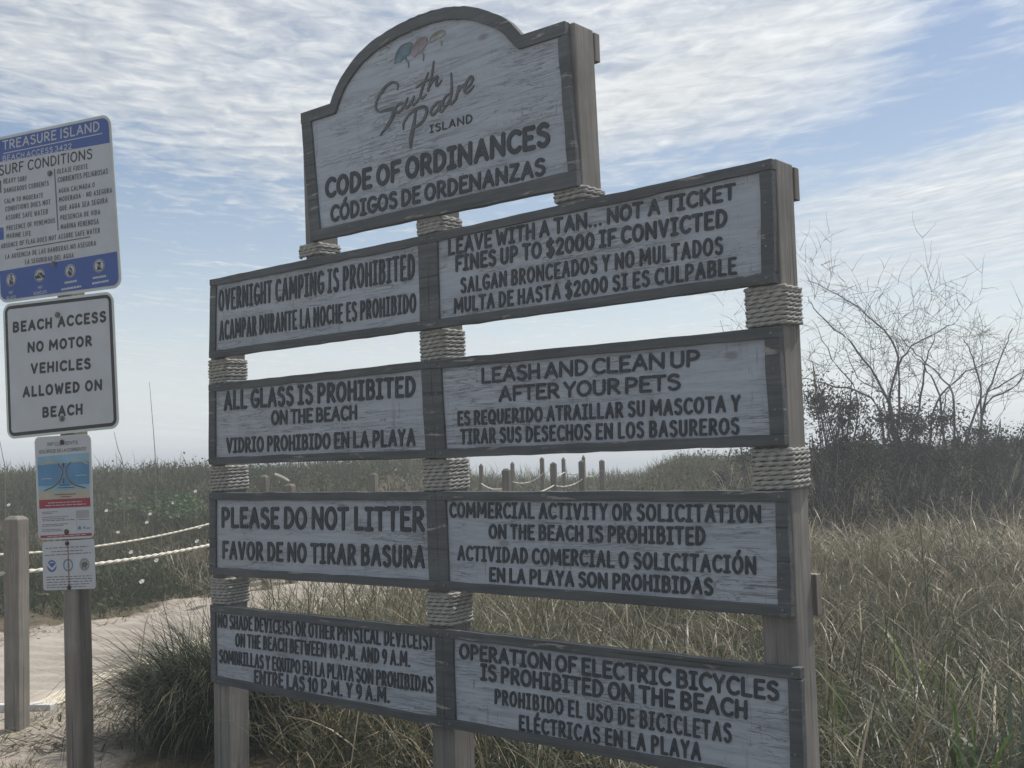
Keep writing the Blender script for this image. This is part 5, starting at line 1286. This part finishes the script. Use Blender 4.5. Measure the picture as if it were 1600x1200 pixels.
def bare_tree(u, D, targets, label, seed, r0=.023):
    rnd = random.Random(seed); s, d = uvd(u, D); z0 = gz(s, d); base = sdw(s, d, z0-.05)
    t = thing('bare_shrub', label, 'shrub', tuple(base), 'leafless shrubs on the dune'); VT, FT, VC, FC = [], [], [], []
    def twig(p, dirn, L, r_, dep):
        n = 4; P = [p]; q = p.copy(); dd = dirn.copy()
        for i in range(n):
            dd = (dd+Vector((rnd.gauss(0, .16), rnd.gauss(0, .16), rnd.gauss(.0, .13)))).normalized(); q = q+dd*L/n; P.append(q.copy())
        tube(VC, FC, P, [r_*(1-.65*i/n) for i in range(n+1)], 3)
        if dep > 0:
            for i in range(rnd.randint(1, 3)):
                k = rnd.randint(1, n); sd_ = Vector((rnd.gauss(0, 1), rnd.gauss(0, .7), rnd.gauss(.2, .6))).normalized()
                twig(P[k], (dd*.75+sd_*.75).normalized(), L*rnd.uniform(.45, .78), max(.0036, r_*.6), dep-1)
    for tg in targets:
        P = [base+RH*rnd.gauss(0, .35)+FH*rnd.gauss(0, .2)]+[at(a+(rnd.gauss(0, 14) if i_ == 0 else 0), b, D+rnd.uniform(-.5, .5)) for i_, (a, b) in enumerate(tg)]; P = smooth_pts(P, 5); n = len(P)
        P = [p+Vector((rnd.gauss(0, .012), rnd.gauss(0, .012), rnd.gauss(0, .012))) for p in P]
        tube(VT, FT, P, [r0*(1-.82*i/n) for i in range(n)], 5)
        for i in range(int(n*.28), n, 1):
            if rnd.random() < .85:
                dd = (P[min(i+1, n-1)]-P[i-1]).normalized(); sd_ = Vector((rnd.gauss(0, 1), rnd.gauss(0, .8), rnd.gauss(.22, .5))).normalized()
                twig(P[i], (dd*.7+sd_*.8).normalized(), rnd.uniform(.45, 1.05), r0*.26*(1.2-i/n), 2)
    MB().add(VT, FT).build('trunk', BARK, t); MB().add(VC, FC).build('crown', BARK, t)
bare_tree(1405, 15.9, [[(1407, 640), (1400, 545), (1340, 480), (1262, 438)], [(1407, 640), (1408, 560), (1455, 525), (1497, 500)], [(1350, 640), (1290, 600), (1248, 590)], [(1400, 650), (1350, 560), (1295, 505), (1262, 470)], [(1440, 640), (1445, 570), (1462, 520)]], 'tall leafless shrub with a long branch arching left towards the board', 31)
bare_tree(1468, 16.1, [[(1480, 640), (1450, 580), (1425, 555)], [(1495, 645), (1470, 590), (1440, 560), (1400, 520)], [(1470, 650), (1500, 590), (1560, 560)]], 'leafless shrub of thick crossing stems in the middle of the thicket', 32, .021)
bare_tree(1530, 16.9, [[(1530, 655), (1520, 560), (1505, 530)], [(1540, 640), (1570, 600), (1610, 570)], [(1532, 650), (1560, 570), (1582, 512)], [(1560, 650), (1590, 600), (1606, 545)]], 'leafless shrub with upright twigs at the right edge of the picture', 33)
bare_tree(1335, 15.0, [[(1325, 640), (1300, 560), (1270, 500)], [(1310, 650), (1275, 640), (1250, 615)], [(1340, 650), (1340, 590), (1318, 535)]], 'leafless shrub standing in the bush nearest the board\'s right leg', 34, .015)
bare_tree(1160, 19, [[(1150, 660), (1128, 500)], [(1165, 670), (1170, 640), (1180, 600)]], 'thin bare shrub behind the pets panel', 35, .013)

# ------------------------------------------------------------------ sea air: added haze volume, also standing in for lens glare
def haze():
    m = bpy.data.materials.new('haze_and_glare'); m.use_nodes = True; nt = m.node_tree; nt.nodes.clear()
    out = nt.nodes.new('ShaderNodeOutputMaterial'); v = nt.nodes.new('ShaderNodeVolumePrincipled')
    v.inputs['Color'].default_value = (.88, .935, .99, 1); v.inputs['Density'].default_value = HAZE_DENSITY; v.inputs['Anisotropy'].default_value = .35
    lk(nt, v.outputs[0], out.inputs['Volume'])
    mb = MB(); x, y, z0, z1 = 2000, 2000, -6.5, 5.6
    hexa(mb, [(-x, -y, z0), (x, -y, z0), (x, y, z0), (-x, y, z0), (-x, -y, z1), (x, -y, z1), (x, y, z1), (-x, y, z1)])
    tag(mb.build('haze', m), 'thin bright sea haze over the dunes, also standing in for lens glare', 'haze', kind='stuff')
HAZE_DENSITY = .0062
haze()
